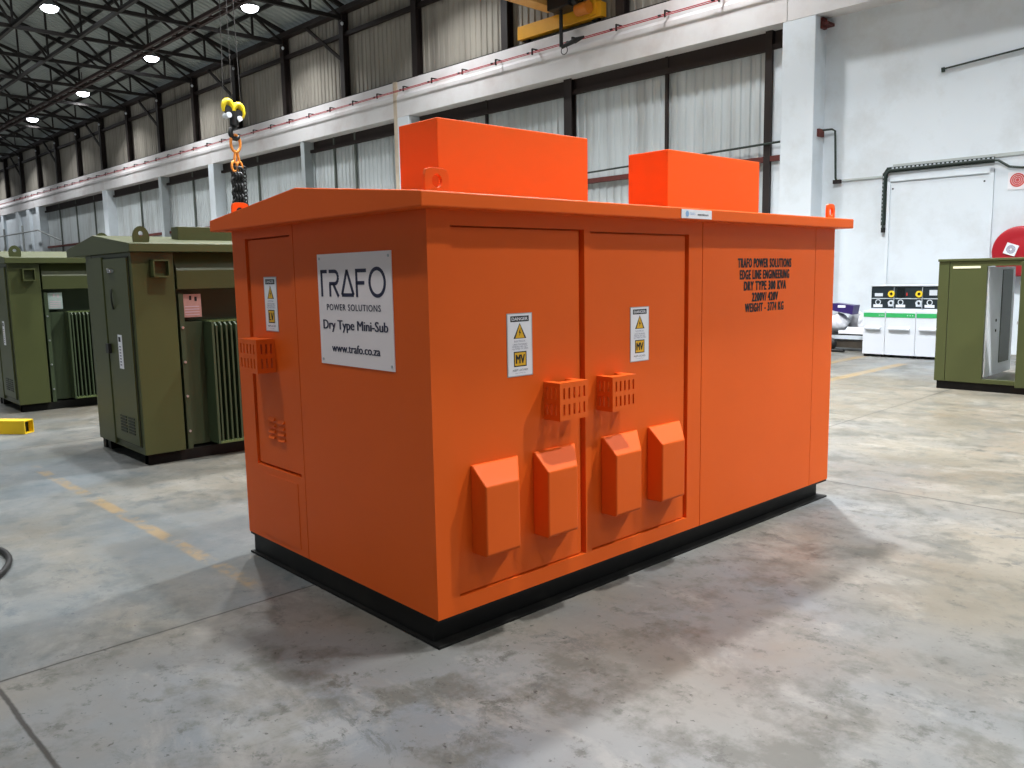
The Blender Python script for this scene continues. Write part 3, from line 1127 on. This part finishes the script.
# ================================================================== GREEN CABINET AT THE RIGHT
def green_cabinet():
    T = thing('kiosk_cabinet', 'low olive green kiosk, its door open on a white inside, before the hose reel', 'cabinet', WB(-5.9, 4.5), ROTB)
    f = FB
    sL, sR = -5.10, -7.05
    dF, dB = 5.03, 3.72
    zT = 1.74
    b = MB(f)
    b.box((sL - 0.03, dB + 0.03, 0), (sR + 0.03, dF - 0.03, 0.11))
    b.build('plinth', BLACK, T)
    b = MB(f)
    tk = 0.03
    b.box((sL, dB, 0.11), (sL - tk, dF - 0.05, zT))
    b.box((sR, dB, 0.11), (sR + tk, dF - 0.05, zT))
    b.box((sL, dB, zT - tk), (sR, dF - 0.05, zT))
    b.box((sL, dB, 0.11), (sR, dF - 0.05, 0.14))
    # front frame with a corner post and an opening
    b.box((sL, dF - 0.05, 0.11), (-5.235, dF, zT))
    b.box((-5.241, dF - 0.05, 0.11), (-5.70, dF, zT))
    b.box((-5.70, dF - 0.05, 0.11), (sR, dF, 0.17))
    b.box((-5.70, dF - 0.05, 1.67), (sR, dF, zT))
    b.box((-6.72, dF - 0.05, 0.17), (sR, dF, 1.67))
    b.build('body', GREEN, T, bevel=0.004)
    b = MB(f)
    b.box((sL + 0.012, dB - 0.02, zT), (sR - 0.012, dF + 0.012, zT + 0.035))
    b.build('top', GREEN, T, bevel=0.006)
    b = MB(f)
    b.box((-5.70, dB + 0.10, 0.19), (-5.715, dF - 0.055, 1.66), 0)
    b.box((-5.715, 3.95, 0.34), (-5.722, 4.40, 1.62), 1)
    for z in (0.92, 0.78):
        b.box((-5.715, 4.58, z), (-5.722, 4.61, z + 0.035), 2)
    b.build('inner_lining', [WHITEIN, GREEN_D, INK], T)
    b = MB(f)
    b.box((-5.28, dF, 1.645), (-5.62, dF + 0.004, 1.675))
    lb = b.build('name_strip', CREAM, T)
    # open leaf, hinged on the far side of the opening
    b = MB(f)
    hx, hy = -6.73, dF + 0.01
    ang = math.radians(24)
    p = lambda r, z, t: (hx + r * math.cos(ang) - t * math.sin(ang), hy + r * math.sin(ang) + t * math.cos(ang), z)
    b.hexa([p(0, 0.12, 0), p(0.62, 0.12, 0), p(0.62, 0.12, 0.03), p(0, 0.12, 0.03), p(0, 1.72, 0), p(0.62, 1.72, 0), p(0.62, 1.72, 0.03), p(0, 1.72, 0.03)])
    dr = b.build('door', GREEN, T, bevel=0.004)
    b = MB(f)
    b.tube([p(0.59, 0.95, -0.01), p(0.58, 0.9, -0.07), p(0.57, 0.72, -0.09)], 0.012, 6)
    b.build('door_stay', CREAM, dr)
    for z in (0.45, 0.95, 1.45):
        b = MB(f)
        b.tube([p(0.625, z - 0.02, 0.012), p(0.625, z + 0.02, 0.012)], 0.012, 8)
        b.build('latch', STEEL, dr)


green_cabinet()


# ================================================================== SWITCHGEAR
def switchgear():
    dF = 1.32
    zT = 0.875
    labs = ['narrow white switchgear cabinet with green stripe, nearest to the pile of bags on the bench',
            'wide white switchgear cabinet with green stripe, standing clear between its two neighbours',
            'white switchgear cabinet half hidden behind the low olive green kiosk',
            'white switchgear cabinet behind the open door of the olive green kiosk']
    for i, (s0, s1) in enumerate(((-2.52, -2.93), (-2.935, -3.48), (-3.485, -4.03), (-4.035, -4.58))):
        W = s0 - s1
        T = thing('switchgear_cabinet', labs[i], 'switchgear', WB((s0 + s1) / 2, 0.9), ROTB, 'white switchgear cabinets')
        f = FB
        S = lambda a: s0 - a * W
        b = MB(f)
        b.box((S(0.0), 0.55, 0.05), (S(1), dF, zT))
        b.build('body', SWW, T, bevel=0.006)
        for a in (0.1, 0.9):
            b = MB(f)
            b.box((S(a) - 0.03, 0.7, 0), (S(a) + 0.03, dF - 0.05, 0.05))
            b.build('foot', DARKSTEEL, T)
        b = MB(f)
        b.box((S(0.02), dF, 0.755), (S(0.98), dF + 0.005, 0.835), 0)
        put_text(b, '- - -', lambda u, v, ww: (-u, dF + 0.006 + ww, v), -S(0.72), -S(0.92), 0.785, 0.80, 1)
        b.build('stripe', [SWG, SWW], T)
        b = MB(f)
        b.prism([(dF, 0.515), (dF + 0.045, 0.52), (dF + 0.05, 0.55), (dF, 0.585)], lambda u, v, ww: (ww, u, v), S(0.13), S(0.83))
        b.build('handle', SWW, T, bevel=0.004)
        # instrument box on top
        dP = 1.12
        q0, q1 = ((-2.58, -3.01), (-3.015, -3.52), (-3.525, -4.06), (-4.065, -4.60))[i]
        S = lambda a: q0 - a * (q0 - q1)
        b = MB(f)
        b.box((S(0.0), 0.6, zT), (S(1), dP, 1.335), 0)
        b.box((S(0.0), dP, 0.915), (S(1), dP + 0.006, 1.32), 1)
        b.box((S(0.0), 0.6, 1.335), (S(1), dP + 0.03, 1.345), 0)
        pn = b.build('instrument_panel', [SWW, SWB], T)
        fn = lambda u, v, ww: (u, dP + 0.006 + ww, v)
        b = MB(f)
        b.box((S(0.0), dP + 0.006, 1.093), (S(1), dP + 0.009, 1.105), 0)
        for a in ((0.02, 0.05) if i else ()):
            pass
        b.box((S(0.965), dP + 0.006, 0.92), (S(0.985), dP + 0.009, 1.32), 0)
        cs = S(0.3 if i == 0 else 0.22)
        b.box((cs + 0.085, dP + 0.006, 0.935), (cs - 0.085, dP + 0.010, 0.985), 1)
        b.ringprism(circ(cs, 1.03, 0.052, 16), circ(cs, 1.03, 0.038, 16), fn, 0, 0.004, 0)
        b.build('mimic', [SWS, SWW], pn)
        b = MB(f)
        ck = S(0.875)
        b.ringprism(circ(ck, 1.185, 0.06, 20), circ(ck, 1.185, 0.030, 20), fn, 0, 0.03, 0)
        b.build('selector_ring', SWY, pn)
        b = MB(f)
        b.ringprism(circ(ck, 1.015, 0.055, 20), circ(ck, 1.015, 0.030, 20), fn, 0, 0.03, 0)
        b.box((ck + 0.05, dP + 0.006, 0.95), (ck - 0.05, dP + 0.02, 0.975), 0)
        b.build('selector_ring', SWS, pn)
        b = MB(f)
        if i == 0:
            b.box((S(0.15), dP + 0.006, 1.14), (S(0.5), dP + 0.012, 1.20), 0)
        elif i == 1:
            b.box((S(0.08), dP + 0.006, 1.12), (S(0.36), dP + 0.012, 1.30), 1)
            b.box((S(0.42), dP + 0.006, 1.15), (S(0.455), dP + 0.012, 1.21), 2)
        else:
            b.box((S(0.2), dP + 0.006, 1.16), (S(0.45), dP + 0.012, 1.26), 0)
        b.build('display', [SWS, mat('screen_black', '#0d1417', 0.2), SIGNR], pn)


switchgear()


# ================================================================== BENCH AND BAGS BY THE WALL
def lump(cx, cy, cz, rx, ry, rz, seed, n=14, fr=FB, flat=0.0):
    rnd = random.Random(seed)
    ph = [rnd.uniform(0, 6.28) for _ in range(8)]
    b = MB(fr)
    vs, fs = [], []
    m = n // 2
    for i in range(m + 1):
        th = PI * i / m
        for k in range(n):
            a = 2 * PI * k / n
            w_ = 1 + 0.10 * math.sin(3 * a + ph[0] + 2 * th) + 0.08 * math.sin(5 * th + ph[1] + a) + 0.07 * math.sin(7 * a + ph[2])
            z = math.cos(th)
            if flat and z < -flat:
                z = -flat
            vs.append((cx + rx * w_ * math.sin(th) * math.cos(a), cy + ry * w_ * math.sin(th) * math.sin(a), cz + rz * z * (w_ if z > 0 else 1)))
    for i in range(m):
        for k in range(n):
            fs.append((i * n + k, i * n + (k + 1) % n, (i + 1) * n + (k + 1) % n, (i + 1) * n + k))
    b.add(vs, fs, 0, True)
    return b


def junk():
    T = thing('work_bench', 'low black framed bench with a white board shelf against the white wall', 'bench', WB(-1.75, 0.25), ROTB)
    b = MB(FB)
    b.box((-1.05, -0.2, 0.33), (-2.4, 0.62, 0.36))
    b.build('deck', BLK, T)
    for s, d in ((-1.1, -0.15), (-1.1, 0.55), (-2.35, -0.15), (-2.35, 0.55)):
        b = MB(FB)
        b.box((s - 0.03, d - 0.03, 0), (s + 0.03, d + 0.03, 0.33))
        b.build('leg', BLK, T)
    b = MB(FB)
    b.box((-1.72, 0.585, 0.36), (-2.38, 0.605, 0.43))
    b.build('front_board', PAPER, T)
    b = MB(FB)
    b.box((-1.2, 0.0, 0.06), (-2.3, 0.45, 0.20))  # added slab, its brown-grey stands for the shade below the deck
    b.build('under_bench_shade', mat('brown_grey_shade', '#6f675c', 0.7, var=0.2, scale=6), T)
    o = lump(-1.57, 0.3, 0.55, 0.2, 0.22, 0.2, 3, flat=0.9).build('plastic_bag', BAGG, origin=WB(-1.57, 0.3, 0.36), rotz=ROTB)
    tag(o, 'crumpled grey plastic bag sitting on the bench under the purple packet', 'bag')
    b = MB(FB)
    b.hexa([(-1.50, 0.15, 0.82), (-1.92, 0.15, 0.74), (-1.92, 0.45, 0.74), (-1.50, 0.45, 0.82), (-1.50, 0.15, 0.97), (-1.95, 0.15, 0.93), (-1.95, 0.45, 0.93), (-1.50, 0.45, 0.97)], 0)
    b.box((-1.62, 0.452, 0.88), (-1.78, 0.458, 0.93), 1)
    tag(b.build('packet', [PURPLE, PAPER], origin=WB(-1.7, 0.3, 0.75), rotz=ROTB, bevel=0.02), 'purple packet with white print on top of the grey bags', 'packet')
    o = lump(-1.83, 0.0, 0.56, 0.18, 0.15, 0.21, 5, flat=0.9).build('sack', mat('white_sack', '#D5D8DC', 0.6, var=0.1, scale=8), origin=WB(-1.85, 0, 0.36), rotz=ROTB)
    tag(o, 'pale sack slumped against the wall on the bench', 'sack')
    b = MB(FB)
    b.hexa([(-2.07, 0.1, 0.36), (-2.36, 0.1, 0.36), (-2.36, 0.33, 0.36), (-2.07, 0.33, 0.36), (-2.03, 0.12, 0.62), (-2.34, 0.12, 0.58), (-2.3, 0.3, 0.50), (-1.98, 0.3, 0.52)])
    tag(b.build('folded_card', BAGG, origin=WB(-2, 0.3, 0.45), rotz=ROTB), 'folded grey card sheet leaning on the bench beside the switchgear', 'card')
    b = MB(FB)
    b.hexa([(-1.80, 0.35, 0.36), (-2.25, 0.35, 0.36), (-2.25, 0.58, 0.36), (-1.82, 0.58, 0.36), (-1.80, 0.35, 0.48), (-2.2, 0.35, 0.49), (-2.2, 0.56, 0.40), (-1.84, 0.56, 0.40)])
    tag(b.build('paper_stack', PAPER, origin=WB(-2, 0.5, 0.36), rotz=ROTB), 'loose white paper sheets on the front of the low bench', 'paper')
    b = MB(FB)
    b.hexa([(-1.2, 0.2, 0.36), (-1.34, 0.2, 0.36), (-1.34, 0.5, 0.36), (-1.2, 0.5, 0.36), (-1.18, 0.18, 0.5), (-1.36, 0.18, 0.5), (-1.36, 0.52, 0.44), (-1.18, 0.52, 0.44)])
    tag(b.build('tool_tray', BLK, origin=WB(-1.27, 0.35, 0.36), rotz=ROTB), 'small black open tray at the free end of the low bench', 'tray')
    b = MB(FB)
    b.lathe([(0.05, 0.0), (0.13, 0.02), (0.14, 0.06), (0.13, 0.10), (0.05, 0.12)], lambda x, y, h: (-1.58 + x, 0.62 + h, 0.145 + y), 18)
    tag(b.build('rubber_wheel', BLK, origin=WB(-1.58, 0.62, 0), rotz=ROTB), 'small black rubber wheel standing under the low bench', 'wheel')
    b = MB(FB)
    b.tube([(-1.45, 0.82, 0.03), (-1.6, 0.86, 0.03), (-1.8, 0.80, 0.03), (-1.95, 0.84, 0.03)], 0.03, 8)
    tag(b.build('offcut', BLK, origin=WB(-1.7, 0.72, 0), rotz=ROTB), 'short black cable offcut on the floor under the bench', 'cable')


junk()


# ================================================================== WALL FITTINGS
def wall_fittings():
    D = -0.5
    # perforated cable tray with cable
    T = thing('cable_tray', 'dark green perforated cable tray bending down over the white framed board', 'cable tray', WB(-2.1, D, 3.67), ROTB)
    b = MB(FB)
    b.box((-2.06, D, 2.55), (-2.15, D + 0.05, 3.60), 0)
    b.hexa([(-2.06, D, 3.58), (-2.15, D, 3.58), (-2.15, D + 0.05, 3.58), (-2.06, D + 0.05, 3.58),
            (-2.14, D, 3.70), (-2.2, D, 3.62), (-2.2, D + 0.05, 3.62), (-2.14, D + 0.05, 3.70)], 0)
    b.box((-2.14, D, 3.60), (-4.12, D + 0.05, 3.71), 0)
    for i in range(24):
        b.box((-2.24 - i * 0.08, D + 0.05, 3.67), (-2.28 - i * 0.08, D + 0.053, 3.70), 1)
    for i in range(12):
        b.box((-2.07, D + 0.05, 2.62 + i * 0.08), (-2.085, D + 0.053, 2.66 + i * 0.08), 1)
    b.build('tray', [CONDUIT, SWS], T)
    b = MB(FB)
    b.tube([(-2.11, D + 0.07, 2.47), (-2.11, D + 0.07, 3.5), (-2.14, D + 0.07, 3.60), (-2.22, D + 0.07, 3.645), (-4.0, D + 0.07, 3.655), (-4.2, D + 0.06, 3.63),
            (-4.38, D + 0.05, 3.50), (-4.6, D + 0.05, 3.46), (-6.5, D + 0.05, 3.46)], 0.022, 8)
    b.build('cable', CONDUIT, T)
    b = MB(FB)
    b.box((-2.08, D, 2.40), (-2.14, D + 0.08, 2.50))
    b.build('end_gland', BLK, T)
    # pipe on a rusty bracket beside the pillar
    T = thing('wall_pipe', 'thin dark pipe running down the wall corner from a rusty bracket beside the pillar', 'pipe', WB(-0.9, -0.4, 4.6), ROTB)
    b = MB(FB)
    b.tube([(-0.80, -0.35, 4.62), (-0.98, -0.40, 4.62), (-1.04, -0.42, 4.58), (-1.07, -0.44, 3.6), (-1.10, -0.45, 3.5)], 0.022, 8)
    b.build('pipe_run', CONDUIT, T)
    b = MB(FB)
    b.box((-0.75, -0.42, 4.48), (-0.80, -0.18, 4.64))
    b.build('bracket', RUST, T)
    b = MB(FB)
    b.box((-1.02, -0.5, 3.48), (-1.18, -0.42, 3.56))
    b.build('clamp', DARKSTEEL, T)
    b = MB(FB)
    b.box((-0.752, -0.5, 6.74), (-0.92, -0.2, 6.80))
    b.box((-0.752, -0.38, 6.68), (-0.81, -0.2, 6.9))
    tag(b.build('beam_bracket', RUST, origin=WB(-0.85, -0.3, 6.7), rotz=ROTB), 'rusty steel bracket where the pillar meets the crane beam', 'bracket')
    b = MB(FB)
    b.tube([(-3.12, D + 0.03, 5.47), (-5.4, D + 0.03, 5.66)], 0.018, 8)
    b.tube([(-3.13, D + 0.01, 5.42), (-3.13, D + 0.04, 5.50)], 0.035, 8)
    tag(b.build('wall_rod', CONDUIT, origin=WB(-4, D, 5.5), rotz=ROTB), 'thin dark rod fixed high on the white wall', 'rod')
    # fire hose reel
    cs, cz = -4.69, 1.93
    T = thing('fire_hose_reel', 'red fire hose reel on the white wall above the olive green kiosk', 'hose reel', WB(cs, D, 0), ROTB)
    fn = lambda u, v, ww: (cs + u, D + ww, cz + v)
    b = MB(FB)
    b.lathe([(0.05, 0.02), (0.44, 0.05), (0.46, 0.07), (0.46, 0.09), (0.42, 0.10), (0.30, 0.07), (0.05, 0.06)], fn, 40)
    b.build('back_disc', HOSER, T)
    b = MB(FB)
    b.lathe([(0.28, 0.08), (0.30, 0.14), (0.30, 0.24), (0.28, 0.26)], fn, 32)
    b.build('hose_coil', BLK, T)
    b = MB(FB)
    b.lathe([(0.44, 0.25), (0.46, 0.26), (0.46, 0.28), (0.43, 0.30), (0.30, 0.28), (0.22, 0.30), (0.05, 0.31)], fn, 40)
    b.build('front_disc', HOSER, T)
    b = MB(FB)
    a = 0.35
    sq = lambda k: [(k * math.cos(a + PI / 4 + i * PI / 2), k * math.sin(a + PI / 4 + i * PI / 2)) for i in range(4)]
    fq = lambda u, v, ww: (cs + 0.13 + u, D + ww, cz + 0.04 + v)
    b.prism(sq(0.145), fq, 0.31, 0.32, 0)
    for i, rr in enumerate((0.075, 0.055, 0.035)):
        b.ringprism(circ(0, 0, rr, 20), circ(0, 0, rr - 0.012, 20), fq, 0.32, 0.322, 1)
    b.build('sign_card', [PAPER, GREYTXT], T)
    # fire hose sign
    b = MB(FB)
    s0, z0 = -4.52, 3.235
    b.box((s0 + 0.16, D, z0 - 0.16), (s0 - 0.16, D + 0.012, z0 + 0.16), 0)
    fs = lambda u, v, ww: (s0 + u, D + 0.012 + ww, z0 + v)
    b.prism(circ(0, 0.01, 0.125, 32), fs, 0, 0.003, 1)
    for rr in (0.10, 0.07, 0.04):
        b.ringprism(circ(0, 0.01, rr, 24), circ(0, 0.01, rr - 0.006, 24), fs, 0.003, 0.005, 0)
    tag(b.build('fire_sign', [LABELW, SIGNR], origin=WB(s0, D, z0), rotz=ROTB), 'white square sign with red concentric circles above the hose reel', 'sign')
    # small white fixtures on the upper columns
    names = ['second', 'third', 'fourth', 'fifth', 'sixth', 'seventh', 'eighth', 'ninth', 'tenth', 'eleventh', 'twelfth']
    proto = None
    for i, k in enumerate(range(4, 15)):
        s = 0.3 + 4.2 * k
        p = WB(s - 0.16, -0.06, 10.62)
        lab = 'small white fitting at the head of the %s dark wall column beyond the crane' % names[i]
        if proto is None:
            b = MB(Matrix.Translation(p) @ Matrix.Rotation(ROTB, 4, 'Z'))
            b.lathe([(0.02, -0.06), (0.05, -0.03), (0.055, 0.03), (0.02, 0.06)], lambda x, y, h: (x, y, h), 12)
            proto = b.build('wall_fitting', SWW, origin=p)
            tag(proto, lab, 'fitting', 'white fittings on the columns')
        else:
            o = proto.copy()
            COL.objects.link(o)
            o.location = p
            o['label'] = lab
    # far handrail by the white infill
    T = thing('handrail', 'thin grey pipe handrail in front of the far white wall', 'handrail', WB(58, 0.3, 3), ROTB)
    for s in (58.2, 63.2):
        b = MB(FB)
        b.tube([(s, 0.3, 0), (s, 0.3, 5.8)], 0.07, 8)
        b.build('post', mat('grey_pipe', '#8d9290', 0.5), T)
    b = MB(FB)
    b.tube([(70, 0.3, 5.3), (54.5, 0.3, 5.3), (51.5, -0.2, 4.5)], 0.05, 8)
    b.build('rail', MATS['grey_pipe'], T)


wall_fittings()


# ================================================================== CRANE
def crane():
    # red conductor line on brackets
    T = thing('conductor_line', 'red conductor line carried on small brackets along the white crane beam', 'conductor', WB(20, 0.1, 7.73), ROTB)
    b = MB(FB)
    for z in (7.735, 7.70):
        b.tube([(-22, 0.16, z), (90, 0.16, z)], 0.012, 6)
    b.build('line', RED, T)
    pr = None
    for k in range(-5, 42):
        s = 0.0 + 1.468 * k
        if pr is None:
            b = MB(FB)
            b.box((s - 0.02, -0.05, 7.80), (s + 0.02, 0.17, 7.83))
            b.box((s - 0.018, 0.14, 7.66), (s + 0.018, 0.18, 7.82))
            b.box((s + 0.12, 0.14, 7.715), (s + 0.2, 0.18, 7.75))
            pr = b.build('bracket', BLK, T)
            k0 = k
        else:
            o = pr.copy()
            COL.objects.link(o)
            o.parent = T
            o.location = Vector((1.468 * (k - k0), 0, 0))
    # bridge crane
    T = thing('bridge_crane', 'yellow overhead crane bridge running on the rail of the white crane beam', 'crane', WB(7.0, 0, 8.1), ROTB)
    b = MB(FB)
    b.box((6.55, -0.1, 8.72), (6.98, 22.0, 9.5))
    b.build('bridge_girder', mat('crane_tan_paint', '#D9A25A', 0.5), T, bevel=0.01)
    b = MB(FB)
    b.box((5.1, -0.31, 8.24), (8.15, -0.08, 8.60), 0)
    b.box((5.25, -0.30, 8.3), (5.5, -0.03, 8.9), 0)
    b.build('end_carriage', CRANEY, T, bevel=0.01)
    for s in (5.4, 7.95):
        b = MB(FB)
        b.lathe([(0.17, -0.05), (0.17, 0.05)], lambda x, y, h: (s + x, -0.26 + h, 8.34 + y), 20)
        b.build('wheel', BLK, T)
    b = MB(FB)
    b.box((5.75, -0.1, 8.55), (6.5, 0.45, 9.2), 0)
    b.tube([(5.6, 0.2, 8.75), (6.5, 0.2, 8.75)], 0.2, 14)
    b.build('drive_motor', BLK, T, bevel=0.02)
    b = MB(FB)
    b.tube([(5.3, 0.15, 8.45), (5.7, 0.15, 8.45)], 0.16, 12)
    b.build('gearbox', mat('orange_gearbox', '#C9741E', 0.5), T)
    b = MB(FB)
    b.tube([(6.18, 0.25, 8.7), (6.18, 0.25, 7.62)], 0.05, 8)
    b.tube([(6.18, 0.22, 7.62), (5.75, 0.2, 7.70)], [0.05, 0.07], 8)
    b.tube([(5.75, 0.2, 7.70), (5.45, 0.18, 7.74)], [0.08, 0.03], 8)
    ring = [(6.1 + 0.11 * math.cos(a), 0.22, 7.52 + 0.10 * math.sin(a)) for a in [2 * PI * k / 18 for k in range(18)]]
    b.tube(ring, 0.012, 6, closed=True)
    b.build('collector_arm', BLK, T)
    hs, hd = 6.85, 9.23
    b = MB(FB)
    b.box((6.3, hd - 0.6, 8.45), (7.3, hd + 0.6, 8.7))
    b.build('trolley', CRANEY, T, bevel=0.01)
    # hook block
    H = thing('hook_block', 'yellow twin hook block hanging over the far corner of the orange unit', 'hook', WB(hs, hd, 4.85), ROTB)
    b = MB(FB)
    for e in (-0.16, 0.02, 0.2):
        b.tube([(hs, hd + e, 5.2), (hs, hd + e * 0.6, 8.45)], 0.007, 6)
    b.build('wire_rope', mat('wire_rope_steel', '#3c3a38', 0.5), H)
    for e, z in ((0.12, 5.05), (-0.10, 5.0)):
        b = MB(FB)
        n = 16
        pts = []
        for i in range(n + 1):
            a = math.radians(-60 + 300 * i / n)
            pts.append((hs, hd + e + 0.10 * math.cos(a + PI / 6) * 0.9, z + 0.14 * math.sin(a + PI / 6)))
        b.tube(pts, [0.03 + 0.035 * math.sin(PI * i / n) for i in range(n + 1)], 10)
        b.build('sheave_guard', HOOKY, H)
        b = MB(FB)
        b.lathe([(0.07, -0.05), (0.09, 0), (0.07, 0.05)], lambda x, y, h: (hs + h, hd + e + x, z + y - 0.03), 16)
        b.build('sheave', BLK, H)
        b = MB(FB)
        b.tube([(hs - 0.1, hd + e + 0.02, z - 0.14), (hs + 0.1, hd + e + 0.02, z - 0.14)], 0.055, 10)
        b.build('sheave_pin', SWW, H)
    b = MB(FB)
    b.tube([(hs, hd, 5.0), (hs, hd, 4.72)], 0.09, 10)
    hk = []
    for i in range(15):
        a = math.radians(90 - 270 * i / 14)
        hk.append((hs, hd + 0.09 * math.cos(a), 4.58 + 0.11 * math.sin(a)))
    b.tube([(hs, hd, 4.75)] + hk, [0.05] * 8 + [0.045] * 6 + [0.02] * 2, 8)
    b.build('hook', BLK, H)
    # chain sling
    C = thing('chain_sling', 'black chain sling with orange shackles hanging from the yellow hook block', 'chain', WB(hs, hd, 4.5), ROTB)
    b = MB(FB)
    ring = [(hs, hd + 0.10 * math.cos(a), 4.38 + 0.17 * math.sin(a)) for a in [2 * PI * k / 20 for k in range(20)]]
    b.tube(ring, 0.03, 8, closed=True)
    b.build('master_link', GOLD, C)

    def links(b, x, y, z0, z1, L, r, t):
        z = z0
        k = 0
        while z > z1:
            pts = []
            for i in range(10):
                a = 2 * PI * i / 10
                u = r * math.cos(a)
                v = L / 2 * math.sin(a)
                pts.append((x + (u if k % 2 else u * 0.35), y + (u * 0.35 if k % 2 else u), z + v))
            b.tube(pts, t, 5, closed=True)
            z -= L * 0.72
            k += 1
    for e, zt in ((0.05, 4.08), (-0.06, 4.05)):
        b = MB(FB)
        b.tube([(hs, hd + e * 0.3, 4.25), (hs, hd + e, 4.0)], 0.028, 8)
        ring = [(hs, hd + e + 0.055 * math.cos(a), 3.93 + 0.10 * math.sin(a)) for a in [2 * PI * k / 14 for k in range(14)]]
        b.tube(ring, 0.025, 6, closed=True)
        b.build('shackle', GOLD, C)
    b = MB(FB)
    for e in (0.055, 0.0, -0.05):
        links(b, hs + e * 0.3, hd + e, 3.85, 1.9, 0.15, 0.05, 0.028)
    b.build('chain', BLK, C)
    b = MB(FB)
    links(b, hs, hd - 0.16, 3.9, 1.9, 0.10, 0.03, 0.012)
    b.build('thin_chain', BLK, C)


crane()


# ================================================================== LOOSE THINGS ON THE FLOOR
def floor_things():
    p0 = Vector((0.05, 7.62, 0.0))
    dr = Vector((-0.66, 0.75, 0)).normalized()
    ang = math.atan2(dr.y, dr.x)
    f = Matrix.Translation(p0) @ Matrix.Rotation(ang, 4, 'Z')
    T = thing('lifting_beam', 'bright yellow hollow steel beam lying on the floor at the frame edge', 'beam', p0, ang)
    h, t = 0.075, 0.012
    b = MB(f)
    sq = lambda k: [(-k, h - k), (k, h - k), (k, h + k), (-k, h + k)]
    b.ringprism(sq(h), sq(h - t), lambda u, v, ww: (ww, u, v), 0.0, 2.2)
    b.build('box_section', YBEAM, T)
    b = MB(f)
    b.box((0.06, -h + t, t), (0.07, h - t, 2 * h - t))  # added dark plate stands for the shade inside the hollow section
    b.build('hollow_shade', DARKIN, T)
    # black cable loop
    c = Vector((-1.875, 2.80, 0.02))
    pts = []
    for i in range(41):
        a = math.radians(-150 + 300 * i / 40)
        r = 0.80
        e = Vector((0.80, 0.60, 0))
        g = Vector((-0.60, 0.80, 0))
        q = c + e * (r * math.cos(a)) + g * (r * 0.85 * math.sin(a))
        q.z = 0.018
        pts.append(q)
    b = MB()
    b.tube(pts, 0.018, 8)
    tag(b.build('cable_loop', BLK, origin=c), 'black cable loop lying on the floor at the frame edge', 'cable')


floor_things()
